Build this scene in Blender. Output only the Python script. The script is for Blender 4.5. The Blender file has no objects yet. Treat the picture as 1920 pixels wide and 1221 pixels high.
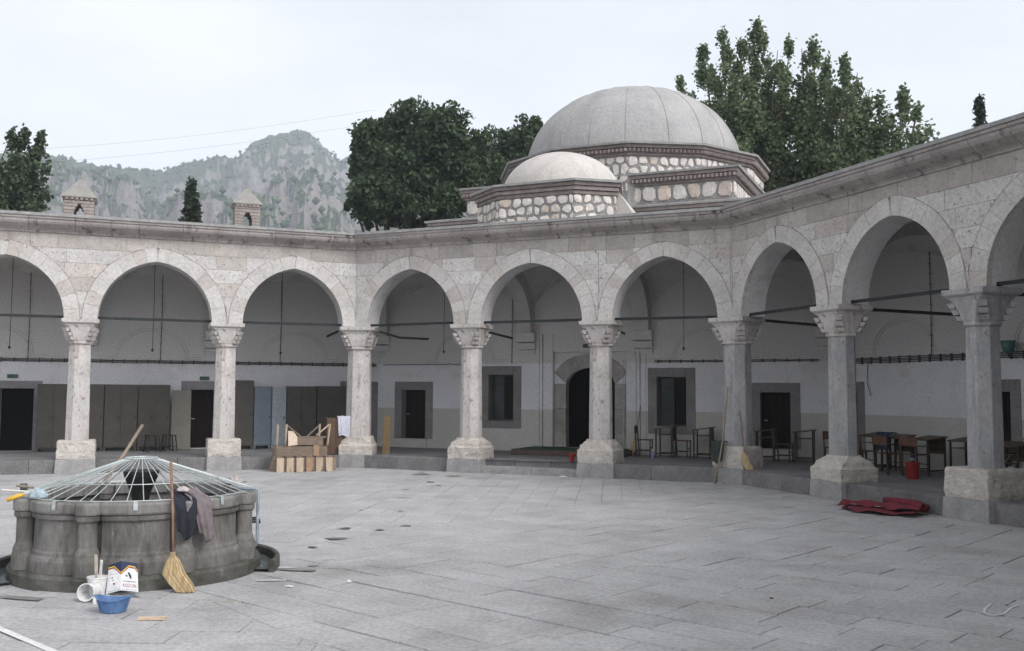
import bpy, bmesh, math, random
import numpy as np
from mathutils import Vector, Matrix
random.seed(7); NR = np.random.default_rng(7)
PI = math.pi; T8 = math.tan(PI/8)
scene = bpy.context.scene
COL = scene.collection

# ------------------------------------------------------------------ camera
cam = bpy.data.cameras.new('camera'); camo = bpy.data.objects.new('camera', cam); COL.objects.link(camo)
CAM = Vector((9.10, -9.8175, 1.9105)); YAW, PITCH, ROLL = -0.4171, 0.0687, 0.006
fw = Vector((math.sin(YAW)*math.cos(PITCH), math.cos(YAW)*math.cos(PITCH), math.sin(PITCH)))
rt = Vector((math.cos(YAW), -math.sin(YAW), 0)); up = rt.cross(fw)
r2 = rt*math.cos(ROLL) + up*math.sin(ROLL); u2 = up*math.cos(ROLL) - rt*math.sin(ROLL)
M = Matrix((r2, u2, -fw)).transposed().to_4x4(); M.translation = CAM
camo.matrix_world = M
cam.sensor_width = 36.0; cam.lens = 36.0*1844.28/1920.0
cam.clip_start = 0.05; cam.clip_end = 6000
scene.camera = camo
scene.render.engine = 'CYCLES'
scene.cycles.max_bounces = 7; scene.cycles.diffuse_bounces = 4; scene.cycles.glossy_bounces = 2; scene.cycles.transmission_bounces = 3; scene.cycles.volume_bounces = 2; scene.cycles.transparent_max_bounces = 6
scene.render.resolution_x, scene.render.resolution_y = 1024, 651

# ------------------------------------------------------------------ sky, sun, exposure
SUN_EL, SUN_AZ = math.radians(41), math.radians(108)      # azimuth clockwise from +y
world = bpy.data.worlds.new('World'); scene.world = world; world.use_nodes = True
wn, wl = world.node_tree.nodes, world.node_tree.links
wn.clear()
wout = wn.new('ShaderNodeOutputWorld'); bg = wn.new('ShaderNodeBackground')
sky = wn.new('ShaderNodeTexSky'); sky.sky_type = 'NISHITA'; sky.sun_disc = False
sky.sun_elevation = SUN_EL; sky.sun_rotation = SUN_AZ; sky.dust_density = 3.0; sky.air_density = 1.2
tc = wn.new('ShaderNodeTexCoord'); mp = wn.new('ShaderNodeMapping'); mp.inputs['Scale'].default_value = (1, 1, 3.2)
mp.inputs['Location'].default_value = (0.35, 0.1, 0.2)
cn = wn.new('ShaderNodeTexNoise'); cn.inputs['Scale'].default_value = 1.5; cn.inputs['Detail'].default_value = 5; cn.inputs['Roughness'].default_value = 0.55
cr = wn.new('ShaderNodeValToRGB'); cr.color_ramp.elements[0].position = 0.30; cr.color_ramp.elements[1].position = 0.62
cr.color_ramp.elements[0].color = (0.74, 0.74, 0.74, 1); cr.color_ramp.elements[1].color = (0.97, 0.97, 0.97, 1)
mix = wn.new('ShaderNodeMix'); mix.data_type = 'RGBA'
wl.new(tc.outputs['Generated'], mp.inputs['Vector']); wl.new(mp.outputs[0], cn.inputs['Vector'])
wl.new(cn.outputs['Fac'], cr.inputs['Fac']); wl.new(cr.outputs['Color'], mix.inputs['Factor'])
wl.new(sky.outputs['Color'], mix.inputs['A']); bw = wn.new('ShaderNodeRGBToBW'); wl.new(sky.outputs['Color'], bw.inputs[0])                    # thin cloud veil: whitened sky light
cc = wn.new('ShaderNodeMix'); cc.data_type = 'RGBA'; cc.blend_type = 'MULTIPLY'; cc.inputs['Factor'].default_value = 1; cc.inputs['B'].default_value = (1.99, 1.985, 2.01, 1)
ac = wn.new('ShaderNodeMath'); ac.operation = 'ADD'; ac.inputs[1].default_value = 1.6; wl.new(bw.outputs[0], ac.inputs[0]); cb = wn.new('ShaderNodeMapRange'); cb.inputs['From Min'].default_value = .36; cb.inputs['From Max'].default_value = .64; cb.inputs['To Min'].default_value = 1.0; cb.inputs['To Max'].default_value = 1.10
wl.new(cn.outputs['Fac'], cb.inputs['Value']); mb_ = wn.new('ShaderNodeMath'); mb_.operation = 'MULTIPLY'; wl.new(ac.outputs[0], mb_.inputs[0]); wl.new(cb.outputs[0], mb_.inputs[1]); wl.new(mb_.outputs[0], cc.inputs['A']); wl.new(cc.outputs['Result'], mix.inputs['B'])
wl.new(mix.outputs['Result'], bg.inputs['Color']); bg.inputs['Strength'].default_value = 0.1
wl.new(bg.outputs[0], wout.inputs['Surface'])
sl = bpy.data.lights.new('sun', 'SUN'); sl.energy = 1.5; sl.angle = math.radians(22); sl.color = (1.0, 0.955, 0.92)
so = bpy.data.objects.new('sun', sl); COL.objects.link(so)
sd = Vector((math.sin(SUN_AZ)*math.cos(SUN_EL), math.cos(SUN_AZ)*math.cos(SUN_EL), math.sin(SUN_EL)))
so.rotation_euler = (-sd).to_track_quat('-Z', 'Y').to_euler()
so.location = (30, -5, 30)
vs = scene.view_settings
vs.view_transform = 'Standard'; vs.look = 'None'; vs.gamma = 1.0; vs.use_curve_mapping = False
vs.exposure = 0.36

# ------------------------------------------------------------------ materials
MATS = {}
def mat(name, c1, c2=None, scale=3.0, rough=0.85, bump=0.0, bscale=30.0, spots=None, spot_scale=14.0, spot_lo=0.60, spot_hi=0.68,
        rnd=0.0, hue=None, metallic=0.0, stretch=(1, 1, 1), island=False, dado=None, detail=6.0, stain=None, stain_scale=.6, stain_lo=.52, stain_hi=.7, grain=.18, gscale=20.0, streak=None, spec=.3):
    """noise-mixed colour, optional dark spots, optional per-piece tint, bump"""
    if name in MATS: return MATS[name]
    m = bpy.data.materials.new(name); m.use_nodes = True
    n, l = m.node_tree.nodes, m.node_tree.links; n.clear()
    out = n.new('ShaderNodeOutputMaterial'); b = n.new('ShaderNodeBsdfPrincipled'); l.new(b.outputs[0], out.inputs[0])
    b.inputs['Roughness'].default_value = rough; b.inputs['Metallic'].default_value = metallic
    b.inputs['Specular IOR Level'].default_value = spec
    t = n.new('ShaderNodeTexCoord'); mp = n.new('ShaderNodeMapping'); mp.inputs['Scale'].default_value = stretch
    l.new(t.outputs['Object'], mp.inputs['Vector'])
    def noise(s, d=detail, r=.6):
        x = n.new('ShaderNodeTexNoise'); x.inputs['Scale'].default_value = s; x.inputs['Detail'].default_value = d; x.inputs['Roughness'].default_value = r
        l.new(mp.outputs[0], x.inputs['Vector']); return x
    def mixc(f, a, bcol, mode='MIX'):
        x = n.new('ShaderNodeMix'); x.data_type = 'RGBA'; x.blend_type = mode
        for sock, v in (('Factor', f), ('A', a), ('B', bcol)):
            if isinstance(v, (int, float)): x.inputs[sock].default_value = v
            elif isinstance(v, tuple): x.inputs[sock].default_value = (*v, 1) if len(v) == 3 else v
            else: l.new(v, x.inputs[sock])
        return x.outputs['Result']
    def rng(v, lo, hi, a=0., c=1.):
        x = n.new('ShaderNodeMapRange'); x.inputs['From Min'].default_value = lo; x.inputs['From Max'].default_value = hi
        x.inputs['To Min'].default_value = a; x.inputs['To Max'].default_value = c; l.new(v, x.inputs['Value']); return x.outputs[0]
    col = c1
    if c2: col = mixc(rng(noise(scale).outputs['Fac'], .32, .68), c1, c2)
    if dado:                                   # painted lower band: (height, colour)
        sx = n.new('ShaderNodeSeparateXYZ'); l.new(t.outputs['Object'], sx.inputs[0])
        col = mixc(rng(sx.outputs['Z'], dado[0]-.006, dado[0]+.006), dado[1], col)
        if len(dado) > 2: col = mixc(rng(sx.outputs['Z'], dado[2]-.006, dado[2]+.006), col, dado[3])   # unpainted plaster above
    if stain: col = mixc(rng(noise(stain_scale, 8, .68).outputs['Fac'], stain_lo, stain_hi), col, stain)
    if rnd or hue:
        if island: g = n.new('ShaderNodeNewGeometry'); rv = g.outputs['Random Per Island']
        else: g = n.new('ShaderNodeObjectInfo'); rv = g.outputs['Random']
        if hue: col = mixc(rng(rv, .72, .9), col, mixc(1.0, col, hue, 'MULTIPLY'))
        if rnd:
            w = n.new('ShaderNodeTexWhiteNoise'); w.noise_dimensions = '1D'; l.new(rv, w.inputs['W'])
            v = rng(w.outputs['Value'], 0, 1, 1-rnd, 1+rnd)
            cx = n.new('ShaderNodeCombineColor')
            for i in range(3): l.new(v, cx.inputs[i])
            col = mixc(1.0, col, cx.outputs[0], 'MULTIPLY')
    if spots: col = mixc(rng(noise(spot_scale, 5, .7).outputs['Fac'], spot_lo, spot_hi), col, spots)
    if streak:                                 # run-off streaks, stretched downwards
        m2 = n.new('ShaderNodeMapping'); m2.inputs['Scale'].default_value = (1, 1, .12); l.new(t.outputs['Object'], m2.inputs['Vector'])
        x = n.new('ShaderNodeTexNoise'); x.inputs['Scale'].default_value = streak[1]; x.inputs['Detail'].default_value = 6; x.inputs['Roughness'].default_value = .7; l.new(m2.outputs[0], x.inputs['Vector'])
        col = mixc(rng(x.outputs['Fac'], streak[2], streak[3]), col, streak[0])
    if grain and c2:
        v = rng(noise(gscale, 4, .75).outputs['Fac'], .30, .70, 1-grain, 1+grain); cx = n.new('ShaderNodeCombineColor')
        for i in range(3): l.new(v, cx.inputs[i])
        col = mixc(1.0, col, cx.outputs[0], 'MULTIPLY')
    if isinstance(col, tuple): b.inputs['Base Color'].default_value = (*col, 1)
    else: l.new(col, b.inputs['Base Color'])
    if bump:
        bp = n.new('ShaderNodeBump'); bp.inputs['Strength'].default_value = 1.0; bp.inputs['Distance'].default_value = bump
        l.new(noise(bscale, 6, .65).outputs['Fac'], bp.inputs['Height']); l.new(bp.outputs[0], b.inputs['Normal'])
    MATS[name] = m; return m

STONE = mat('limestone', (.462, .443, .428), (.552, .537, .522), 2.2, .9, .010, 34, spots=(.19, .16, .14), spot_scale=13, spot_lo=.58, spot_hi=.67, grain=.24,
            rnd=.075, hue=(.89, .84, .81), stain=(.40, .36, .335), stain_scale=1.1, stain_lo=.55, stain_hi=.72)
VOUS = mat('arch_limestone', (.457, .437, .42), (.548, .528, .51), 2.6, .9, .010, 34, spots=(.20, .17, .15), spot_scale=12, spot_lo=.59, spot_hi=.68, grain=.22, rnd=.04, hue=(.90, .86, .84))
STONE2 = mat('weathered_limestone', (.345, .315, .29), (.45, .42, .395), 2.2, .9, .010, 34, spots=(.17, .145, .13), spot_scale=13, spot_lo=.60, spot_hi=.68, grain=.17, rnd=.12, streak=((.26,.225,.205), 3.0, .55, .7))
MORTAR = mat('pale_mortar', (.42, .38, .34), (.50, .46, .42), 4, .95, .006, 40)
CORN = mat('cornice_stone', (.29, .26, .25), (.39, .355, .34), 2.4, .9, .008, 30, rnd=.08, stain=(.16, .135, .125), stain_scale=2.0, stain_lo=.56, stain_hi=.74, streak=((.075,.065,.06), 5.0, .56, .68), grain=.18)
LEAD = mat('weathered_lead', (.25, .25, .25), (.36, .35, .34), 6, .75, .006, 50, spots=(.10, .10, .10), spot_scale=40, spot_lo=.6, spot_hi=.75)
COLST = mat('column_stone', (.425, .398, .38), (.555, .535, .517), 3.0, .9, .012, 26, spots=(.17, .125, .11), spot_scale=11, spot_lo=.58, spot_hi=.67, streak=((.27,.205,.18), 6.0, .56, .70), grain=.17, stretch=(1, 1, .6), stain=(.34, .27, .235), stain_scale=1.3)
COLGREY = mat('grey_column_stone', (.27, .27, .28), (.40, .39, .39), 3.2, .85, .010, 26, spots=(.15, .145, .14), spot_scale=13, spot_lo=.60, spot_hi=.7, streak=((.20,.20,.20), 6.0, .54, .68), grain=.18, stretch=(1, 1, .5))
PLINTH = mat('rough_plinth_stone', (.42, .38, .34), (.58, .54, .50), 3.5, .95, .035, 16, spots=(.18, .15, .13), spot_scale=9, spot_lo=.6, spot_hi=.7)
CEMENT = mat('cement_footing', (.24, .235, .235), (.34, .333, .33), 4, .95, .015, 24, spots=(.18, .17, .17), spot_scale=9, spot_lo=.58, spot_hi=.75)
PLASTER = mat('white_plaster_wall', (.61, .61, .645), (.67, .67, .70), 1.2, .9, .004, 18, dado=(1.46, (.46, .45, .42), 2.74, (.53, .52, .515)), stain=(.53, .52, .53), stain_scale=.9)
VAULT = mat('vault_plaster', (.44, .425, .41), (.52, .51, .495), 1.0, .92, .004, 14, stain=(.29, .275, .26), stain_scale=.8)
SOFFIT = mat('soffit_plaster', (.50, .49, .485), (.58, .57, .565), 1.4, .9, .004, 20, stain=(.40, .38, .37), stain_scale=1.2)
FRAME = mat('grey_frame_stone', (.175, .17, .175), (.235, .23, .23), 3, .85, .006, 30, spots=(.12, .12, .12), spot_scale=18)
SLAB = mat('paving_stone', (.325, .32, .325), (.41, .405, .41), 1.4, .88, .010, 22, spots=(.20, .195, .19), spot_scale=11, spot_lo=.66, spot_hi=.76, rnd=.055, grain=.26, gscale=22,
           stain=(.25, .24, .232), stain_scale=.45, stain_lo=.52, stain_hi=.72)
SLABS = mat('paving_stone_far', (.325, .32, .325), (.41, .405, .41), 1.4, .88, .010, 22, spots=(.20, .195, .19), spot_scale=11, spot_lo=.66, spot_hi=.76, rnd=.055, island=True, grain=.26, gscale=22,
           stain=(.25, .24, .232), stain_scale=.45, stain_lo=.52, stain_hi=.72)
JOINT = mat('joint_earth', (.22, .21, .205), (.31, .30, .295), 5, .95, .01, 40)
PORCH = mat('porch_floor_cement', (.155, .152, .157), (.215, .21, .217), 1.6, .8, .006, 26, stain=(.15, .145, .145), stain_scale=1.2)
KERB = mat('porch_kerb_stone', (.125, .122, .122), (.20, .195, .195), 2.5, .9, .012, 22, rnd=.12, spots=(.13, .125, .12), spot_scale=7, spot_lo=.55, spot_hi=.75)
DOORM = mat('dark_door_wood', (.012, .008, .007), (.022, .014, .011), 4, .7, spec=.08, bump=.003, bscale=30, stretch=(6, 6, .5))
DARK = mat('room_shade_and_soil', (.008, .008, .008), rough=.95, spec=.02)  # near-black colour for the darkness of rooms, also the pot soil
GLASSD = mat('window_glass', (.025, .032, .038), (.05, .062, .07), 1.5, .15, spec=.2)
IRON = mat('black_iron', (.018, .022, .024), (.035, .038, .04), 12, .6, metallic=.4)
CABLE = mat('cable', (.045, .042, .04), (.08, .075, .07), 12, .7)
CLIPM = mat('cable_clip', (.10, .10, .10), rough=.7)
RUBM = mat('rubble_mortar', (.22, .213, .21), (.30, .29, .285), 5, .95, .02, 24, spots=(.16, .15, .15), spot_scale=12)
RUBS = mat('rubble_stone', (.50, .455, .42), (.64, .61, .58), 3.5, .9, .02, 12, rnd=.14, hue=(.93, .86, .80), grain=.2)
BRICK = mat('old_brick', (.165, .138, .132), (.25, .212, .20), 6, .92, .012, 30, rnd=.15, spots=(.10, .085, .08), spot_scale=14)
DOME = mat('dome_render', (.30, .295, .295), (.37, .362, .36), 1.1, .85, .02, 9, streak=((.26,.255,.25), 1.6, .5, .75), grain=.2, spots=(.28, .275, .27), spot_scale=30, spot_lo=.58, spot_hi=.8, stain=(.32, .31, .31), stain_scale=.5)
DOME2 = mat('small_dome_render', (.44, .41, .385), (.53, .50, .475), 1.3, .85, .014, 10, streak=((.37,.345,.32), 2.2, .52, .72), grain=.15, spots=(.40, .37, .35), spot_scale=34, spot_lo=.58, spot_hi=.8)
FOUNT = mat('fountain_stone', (.095, .09, .083), (.20, .19, .18), 3.0, .85, .012, 22, spots=(.26, .25, .24), spot_scale=10, spot_lo=.64, spot_hi=.74, stretch=(1, 1, .4), stain=(.07, .066, .058), stain_scale=1.8, stain_lo=.52, stain_hi=.66, streak=((.05,.047,.04), 4.0, .55, .66), grain=.22)
FOUNTB = mat('moss_and_recess_shade', (.06, .058, .05), (.125, .12, .11), 3, .7, .012, 20, spots=(.035, .038, .026), spot_scale=5, spot_lo=.5, spot_hi=.64, stain=(.20,.195,.19), stain_scale=2.6, stain_lo=.6, stain_hi=.7, grain=.2)
FRIM = mat('fountain_rim_stone', (.15, .145, .135), (.27, .26, .25), 4, .85, .012, 22, stretch=(1, 1, .35), spots=(.42, .41, .40), spot_scale=9, spot_lo=.66, spot_hi=.74, stain=(.085, .08, .072), stain_scale=2.2)
GALV = mat('galvanised_rod', (.38, .42, .42), (.52, .56, .56), 14, .45, metallic=.35)
WATER = mat('basin_water', (.02, .024, .022), rough=.06)

# ------------------------------------------------------------------ mesh helpers
class MB:
    def __init__(s): s.v = []; s.f = []
    def add(s, vs, fs):
        o = len(s.v); s.v += [tuple(p) for p in vs]; s.f += [tuple(i+o for i in f) for f in fs]; return s
    def box(s, x0, x1, y0, y1, z0, z1, mtx=None):
        vs = [(x0,y0,z0),(x1,y0,z0),(x1,y1,z0),(x0,y1,z0),(x0,y0,z1),(x1,y0,z1),(x1,y1,z1),(x0,y1,z1)]
        if mtx: vs = [tuple(mtx @ Vector(p)) for p in vs]
        return s.add(vs, [(0,3,2,1),(4,5,6,7),(0,1,5,4),(1,2,6,5),(2,3,7,6),(3,0,4,7)])
    def rings(s, rs, cap=True, closed=True):
        """loft between rings of equal length"""
        o = len(s.v); n = len(rs[0])
        for r in rs: s.v += [tuple(p) for p in r]
        for k in range(len(rs)-1):
            for i in range(n if closed else n-1):
                j = (i+1) % n
                s.f.append((o+k*n+i, o+k*n+j, o+(k+1)*n+j, o+(k+1)*n+i))
        if cap:
            s.f.append(tuple(o+i for i in reversed(range(n)))); s.f.append(tuple(o+(len(rs)-1)*n+i for i in range(n)))
        return s
    def lathe(s, prof, n=32, c=(0,0,0), cap=True, a0=0):
        return s.rings([[(c[0]+r*math.cos(a0+2*PI*i/n), c[1]+r*math.sin(a0+2*PI*i/n), c[2]+z) for i in range(n)] for r, z in prof], cap)
    def tube(s, pts, r, n=6, cap=True):
        pts = [Vector(p) for p in pts]; rs = []
        rr = r if isinstance(r, (list, tuple)) else [r]*len(pts)
        pv = None
        for i, p in enumerate(pts):
            d = (pts[min(i+1, len(pts)-1)] - pts[max(i-1, 0)]).normalized()
            if pv is None:
                a = d.orthogonal().normalized()
            else:
                a = (pv - d*pv.dot(d)); a = a.normalized() if a.length > 1e-6 else d.orthogonal().normalized()
            pv = a; b = d.cross(a)
            rs.append([p + (a*math.cos(2*PI*k/n) + b*math.sin(2*PI*k/n))*rr[i] for k in range(n)])
        return s.rings(rs, cap)
    def prism(s, poly, y0, y1):
        """polygon in (x,z) extruded along y from y0 (front) to y1"""
        n = len(poly)
        vs = [(p[0], y0, p[1]) for p in poly] + [(p[0], y1, p[1]) for p in poly]
        fs = [tuple(range(n)), tuple(reversed(range(n, 2*n)))] + [(i, n+i, n+(i+1) % n, (i+1) % n) for i in range(n)]
        return s.add(vs, fs)
    def bar(s, a, b, w, h=None, upv=(0,0,1)):
        """rectangular bar from a to b"""
        h = h or w; a, b = Vector(a), Vector(b); d = (b-a).normalized(); U = Vector(upv)
        if abs(d.dot(U)) > .98: U = Vector((1,0,0))
        x = d.cross(U).normalized(); y = x.cross(d)
        vs = [p + x*sx*w/2 + y*sy*h/2 for p in (a, b) for sx, sy in ((-1,-1),(1,-1),(1,1),(-1,1))]
        return s.add(vs, [(3,2,1,0),(4,5,6,7),(0,1,5,4),(1,2,6,5),(2,3,7,6),(3,0,4,7)])
    def mesh(s, name, m, smooth=False):
        me = bpy.data.meshes.new(name); me.from_pydata(s.v, [], s.f); me.materials.append(m)
        if smooth:
            for p in me.polygons: p.use_smooth = True
        bm = bmesh.new(); bm.from_mesh(me); bmesh.ops.recalc_face_normals(bm, faces=bm.faces); bm.to_mesh(me); bm.free()
        return me
    def build(s, name, m, parent=None, smooth=False, bevel=0, loc=None):
        me = s.mesh(name, m, smooth)
        o = link(name, me, parent, loc)
        if bevel:
            b = o.modifiers.new('bevel', 'BEVEL'); b.width = bevel; b.segments = 2; b.limit_method = 'ANGLE'
        return o

def link(name, data, parent=None, loc=None, mtx=None):
    o = bpy.data.objects.new(name, data); COL.objects.link(o)
    if parent: o.parent = parent
    if loc is not None: o.location = loc
    if mtx is not None: o.matrix_local = mtx
    return o
def tag(o, label=None, cat=None, group=None, kind=None):
    if label: o['label'] = label
    if cat: o['category'] = cat
    if group: o['group'] = group
    if kind: o['kind'] = kind
    return o
def thing(name, label, cat, loc=(0,0,0), rz=0, group=None):
    o = bpy.data.objects.new(name, None); COL.objects.link(o); o.empty_display_size = .1
    o.location = loc; o.rotation_euler = (0, 0, rz)
    return tag(o, label, cat, group)
def copy_tree(root, loc, rz, label, group=None):
    r = root.copy(); COL.objects.link(r); r.location = loc; r.rotation_euler = (root.rotation_euler[0], root.rotation_euler[1], rz); r['label'] = label
    if group: r['group'] = group
    for ch in list(root.children):
        c = ch.copy(); COL.objects.link(c); c.parent = r
        for g in ch.children:
            d = g.copy(); COL.objects.link(d); d.parent = c
    return r
def W(side, u, off, z=0):
    a = side*PI/4; return Vector((u*math.cos(a) - off*math.sin(a), u*math.sin(a) + off*math.cos(a), z))
def fbm(x, y, seed=0, octv=5, lac=2.0, gain=.5):
    """value noise on arrays"""
    r = np.random.default_rng(seed); tab = r.random((256, 256)); tot = 0; amp = 1; out = np.zeros_like(x, dtype=float)
    for o in range(octv):
        xi = np.floor(x).astype(int); yi = np.floor(y).astype(int); fx = x-xi; fy = y-yi
        fx = fx*fx*(3-2*fx); fy = fy*fy*(3-2*fy)
        g = lambda a, b: tab[(xi+a+o*37) % 256, (yi+b+o*91) % 256]
        out += amp*((g(0,0)*(1-fx)+g(1,0)*fx)*(1-fy) + (g(0,1)*(1-fx)+g(1,1)*fx)*fy); tot += amp
        amp *= gain; x = x*lac; y = y*lac
    return out/tot
def fast_mesh(name, V, F, m, smooth=False):
    """V (n,3), F (k,3|4) arrays"""
    me = bpy.data.meshes.new(name); k = F.shape[1]
    me.vertices.add(len(V)); me.vertices.foreach_set('co', np.ascontiguousarray(V, dtype=np.float32).ravel())
    me.loops.add(F.size); me.loops.foreach_set('vertex_index', np.ascontiguousarray(F, dtype=np.int32).ravel())
    me.polygons.add(len(F)); me.polygons.foreach_set('loop_start', np.arange(0, F.size, k, dtype=np.int32))
    me.polygons.foreach_set('use_smooth', np.full(len(F), smooth))
    me.materials.append(m); me.update(calc_edges=True); me.validate(); return me

# ------------------------------------------------------------------ plan of the octagonal court
A = 11.95; AW = 15.5; FRONT = A-.27; BACK = A+.33       # arcade axis, porch wall, arcade faces
ZS, ZA, ZF = 3.59, 5.02, .31                            # springing, arch apex, porch floor
VT = .33                                                # voussoir depth
COLS_U = {0: (-4.87, -1.63, 1.72, 4.87), 1: (-4.87, -1.66, 1.65, 4.87), -1: (-4.87, -1.65, 1.64, 4.87), -2: (-4.87, -1.65, 1.65, 4.87)}
def arch_par(w): h = ZA-ZS; r = (w*w+h*h)/(2*w); return r, r-w       # radius, centre offset
class Bay:
    def __init__(s, c0, c1):
        s.c = (c0+c1)/2; s.w = (c1-c0)/2-.36; s.r, s.o = arch_par(s.w)
    def h(s, x, add=0.):
        d = abs(x-s.c)+s.o; R = s.r+add
        return ZS+math.sqrt(max(0, R*R-d*d)) if d < R else ZS
# ------------------------------------------------------------------ ground and paving
g = MB(); g.add([(-1700,-650,-.06),(1700,-650,-.06),(1700,1700,-.06),(-1700,1700,-.06)], [(0,1,2,3)])
tag(g.build('ground', mat('dry_earth', (.16,.14,.11), (.24,.21,.17), .05, .95)), kind='structure')
FC = Vector((1.12, -1.655, 0))                            # fountain centre: paving radiates from it
OCT = [(W(k, (A-.2)*T8, A-.2).x, W(k, (A-.2)*T8, A-.2).y) for k in range(8)]
def clip(poly, nx, ny, d):
    """keep nx*x+ny*y<=d"""
    out = []
    for i in range(len(poly)):
        p, q = poly[i], poly[(i+1) % len(poly)]; a = nx*p[0]+ny*p[1]-d; b = nx*q[0]+ny*q[1]-d
        if a <= 0: out.append(p)
        if (a < 0 < b) or (b < 0 < a):
            t = a/(a-b); out.append((p[0]+t*(q[0]-p[0]), p[1]+t*(q[1]-p[1])))
    return out
bed = MB(); bed.add([(x, y, -.018) for x, y in OCT], [tuple(range(8))])
court = tag(bed.build('courtyard_paving', JOINT), kind='structure')
slabs = []
for a0, a1, ang in ((-90,-27,22), (-27,28,-18), (28,75,72), (75,135,108), (135,200,18), (200,270,108)):
    wedge = list(OCT)
    for an, sg in ((a0, 1), (a1, -1)):
        t = math.radians(an); nx, ny = math.sin(t)*sg, -math.cos(t)*sg
        wedge = clip(wedge, nx, ny, nx*FC.x+ny*FC.y)
    if len(wedge) < 3: continue
    t = math.radians(ang); c, s = math.cos(t), math.sin(t)
    loc = [(x*c+y*s, -x*s+y*c) for x, y in wedge]
    y = min(p[1] for p in loc) - random.random()*.3
    while y < max(p[1] for p in loc):
        h = random.uniform(.37, .47); x = min(p[0] for p in loc) - random.random()*.9
        while x < max(p[0] for p in loc):
            w = random.uniform(.48, 1.0); far_ = math.hypot(x*c-y*s-CAM.x, x*s+y*c-CAM.y) > 11.5; g = .002 if far_ else .0045; ge_ = .0005 if far_ else .003
            q = list(loc)
            for nx, ny, d in ((1,0,x+w-g), (-1,0,-x-g), (0,1,y+h-g-ge_), (0,-1,-y-g-ge_)):
                q = clip(q, nx, ny, d)
                if len(q) < 3: break
            x += w
            if len(q) < 3: continue
            q = [(px*c-py*s, px*s+py*c) for px, py in q]
            cx, cy = sum(p[0] for p in q)/len(q), sum(p[1] for p in q)/len(q)
            if math.hypot(cx-FC.x, cy-FC.y) < .55: continue
            d = Vector((cx, cy, 0))-CAM; inv = d.x*fw.x+d.y*fw.y
            px = (d.x*rt.x+d.y*rt.y)/max(inv, .1)
            vis = inv > 0 and abs(px) < .62
            slabs.append((q, (cx, cy), d.length if vis else 99))
        y += h
slabs.sort(key=lambda t: t[2])
rest = MB()
for i, (q, c, d) in enumerate(slabs):
    dz = random.uniform(-.006, .004); tx, ty = random.uniform(-.003, .003), random.uniform(-.003, .003)
    top = [(x, y, dz+(x-c[0])*tx+(y-c[1])*ty) for x, y in q]
    ins = [(c[0]+(x-c[0])*.992, c[1]+(y-c[1])*.988, z) for x, y, z in top]
    rim = [(x, y, z-.005) for x, y, z in top]; bot = [(x, y, -.03) for x, y, z in top]
    m = MB() if i < 290 else rest
    n = len(q); o = len(m.v); m.v += ins+rim+bot
    m.f.append(tuple(o+k for k in range(n)))
    for r in (0, 1):
        for k in range(n): m.f.append((o+(r+1)*n+k, o+(r+1)*n+(k+1) % n, o+r*n+(k+1) % n, o+r*n+k))
    if i < 290: m.build('paving_slab', SLAB, court)
tag(rest.build('paving_slabs', SLABS, court), kind='stuff')
# damp pits and stains where slabs are missing or wet, thin sheets on the slabs
DAMP = mat('damp_stone', (.10,.095,.085), (.16,.15,.14), 5, .75, .006, 30)
WETG = mat('wet_stone', (.20,.195,.19), (.27,.265,.26), 3, .4, .004, 30)
CHALK = mat('whitewash_mark', (.62,.62,.63), (.48,.48,.48), 14, .9)
def patch(x, y, rx, ry, rot, m, name='damp_patch', z=.0085, jag=.3):
    p = MB(); n = 7; pts = []
    for k in range(n):
        a = 2*PI*k/n; r = 1+random.uniform(-jag, jag*.4); qx, qy = rx*r*math.cos(a), ry*r*math.sin(a)
        pts.append((x+qx*math.cos(rot)-qy*math.sin(rot), y+qx*math.sin(rot)+qy*math.cos(rot), z))
    p.add(pts, [tuple(range(n))]); return p.build(name, m, court)
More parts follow.
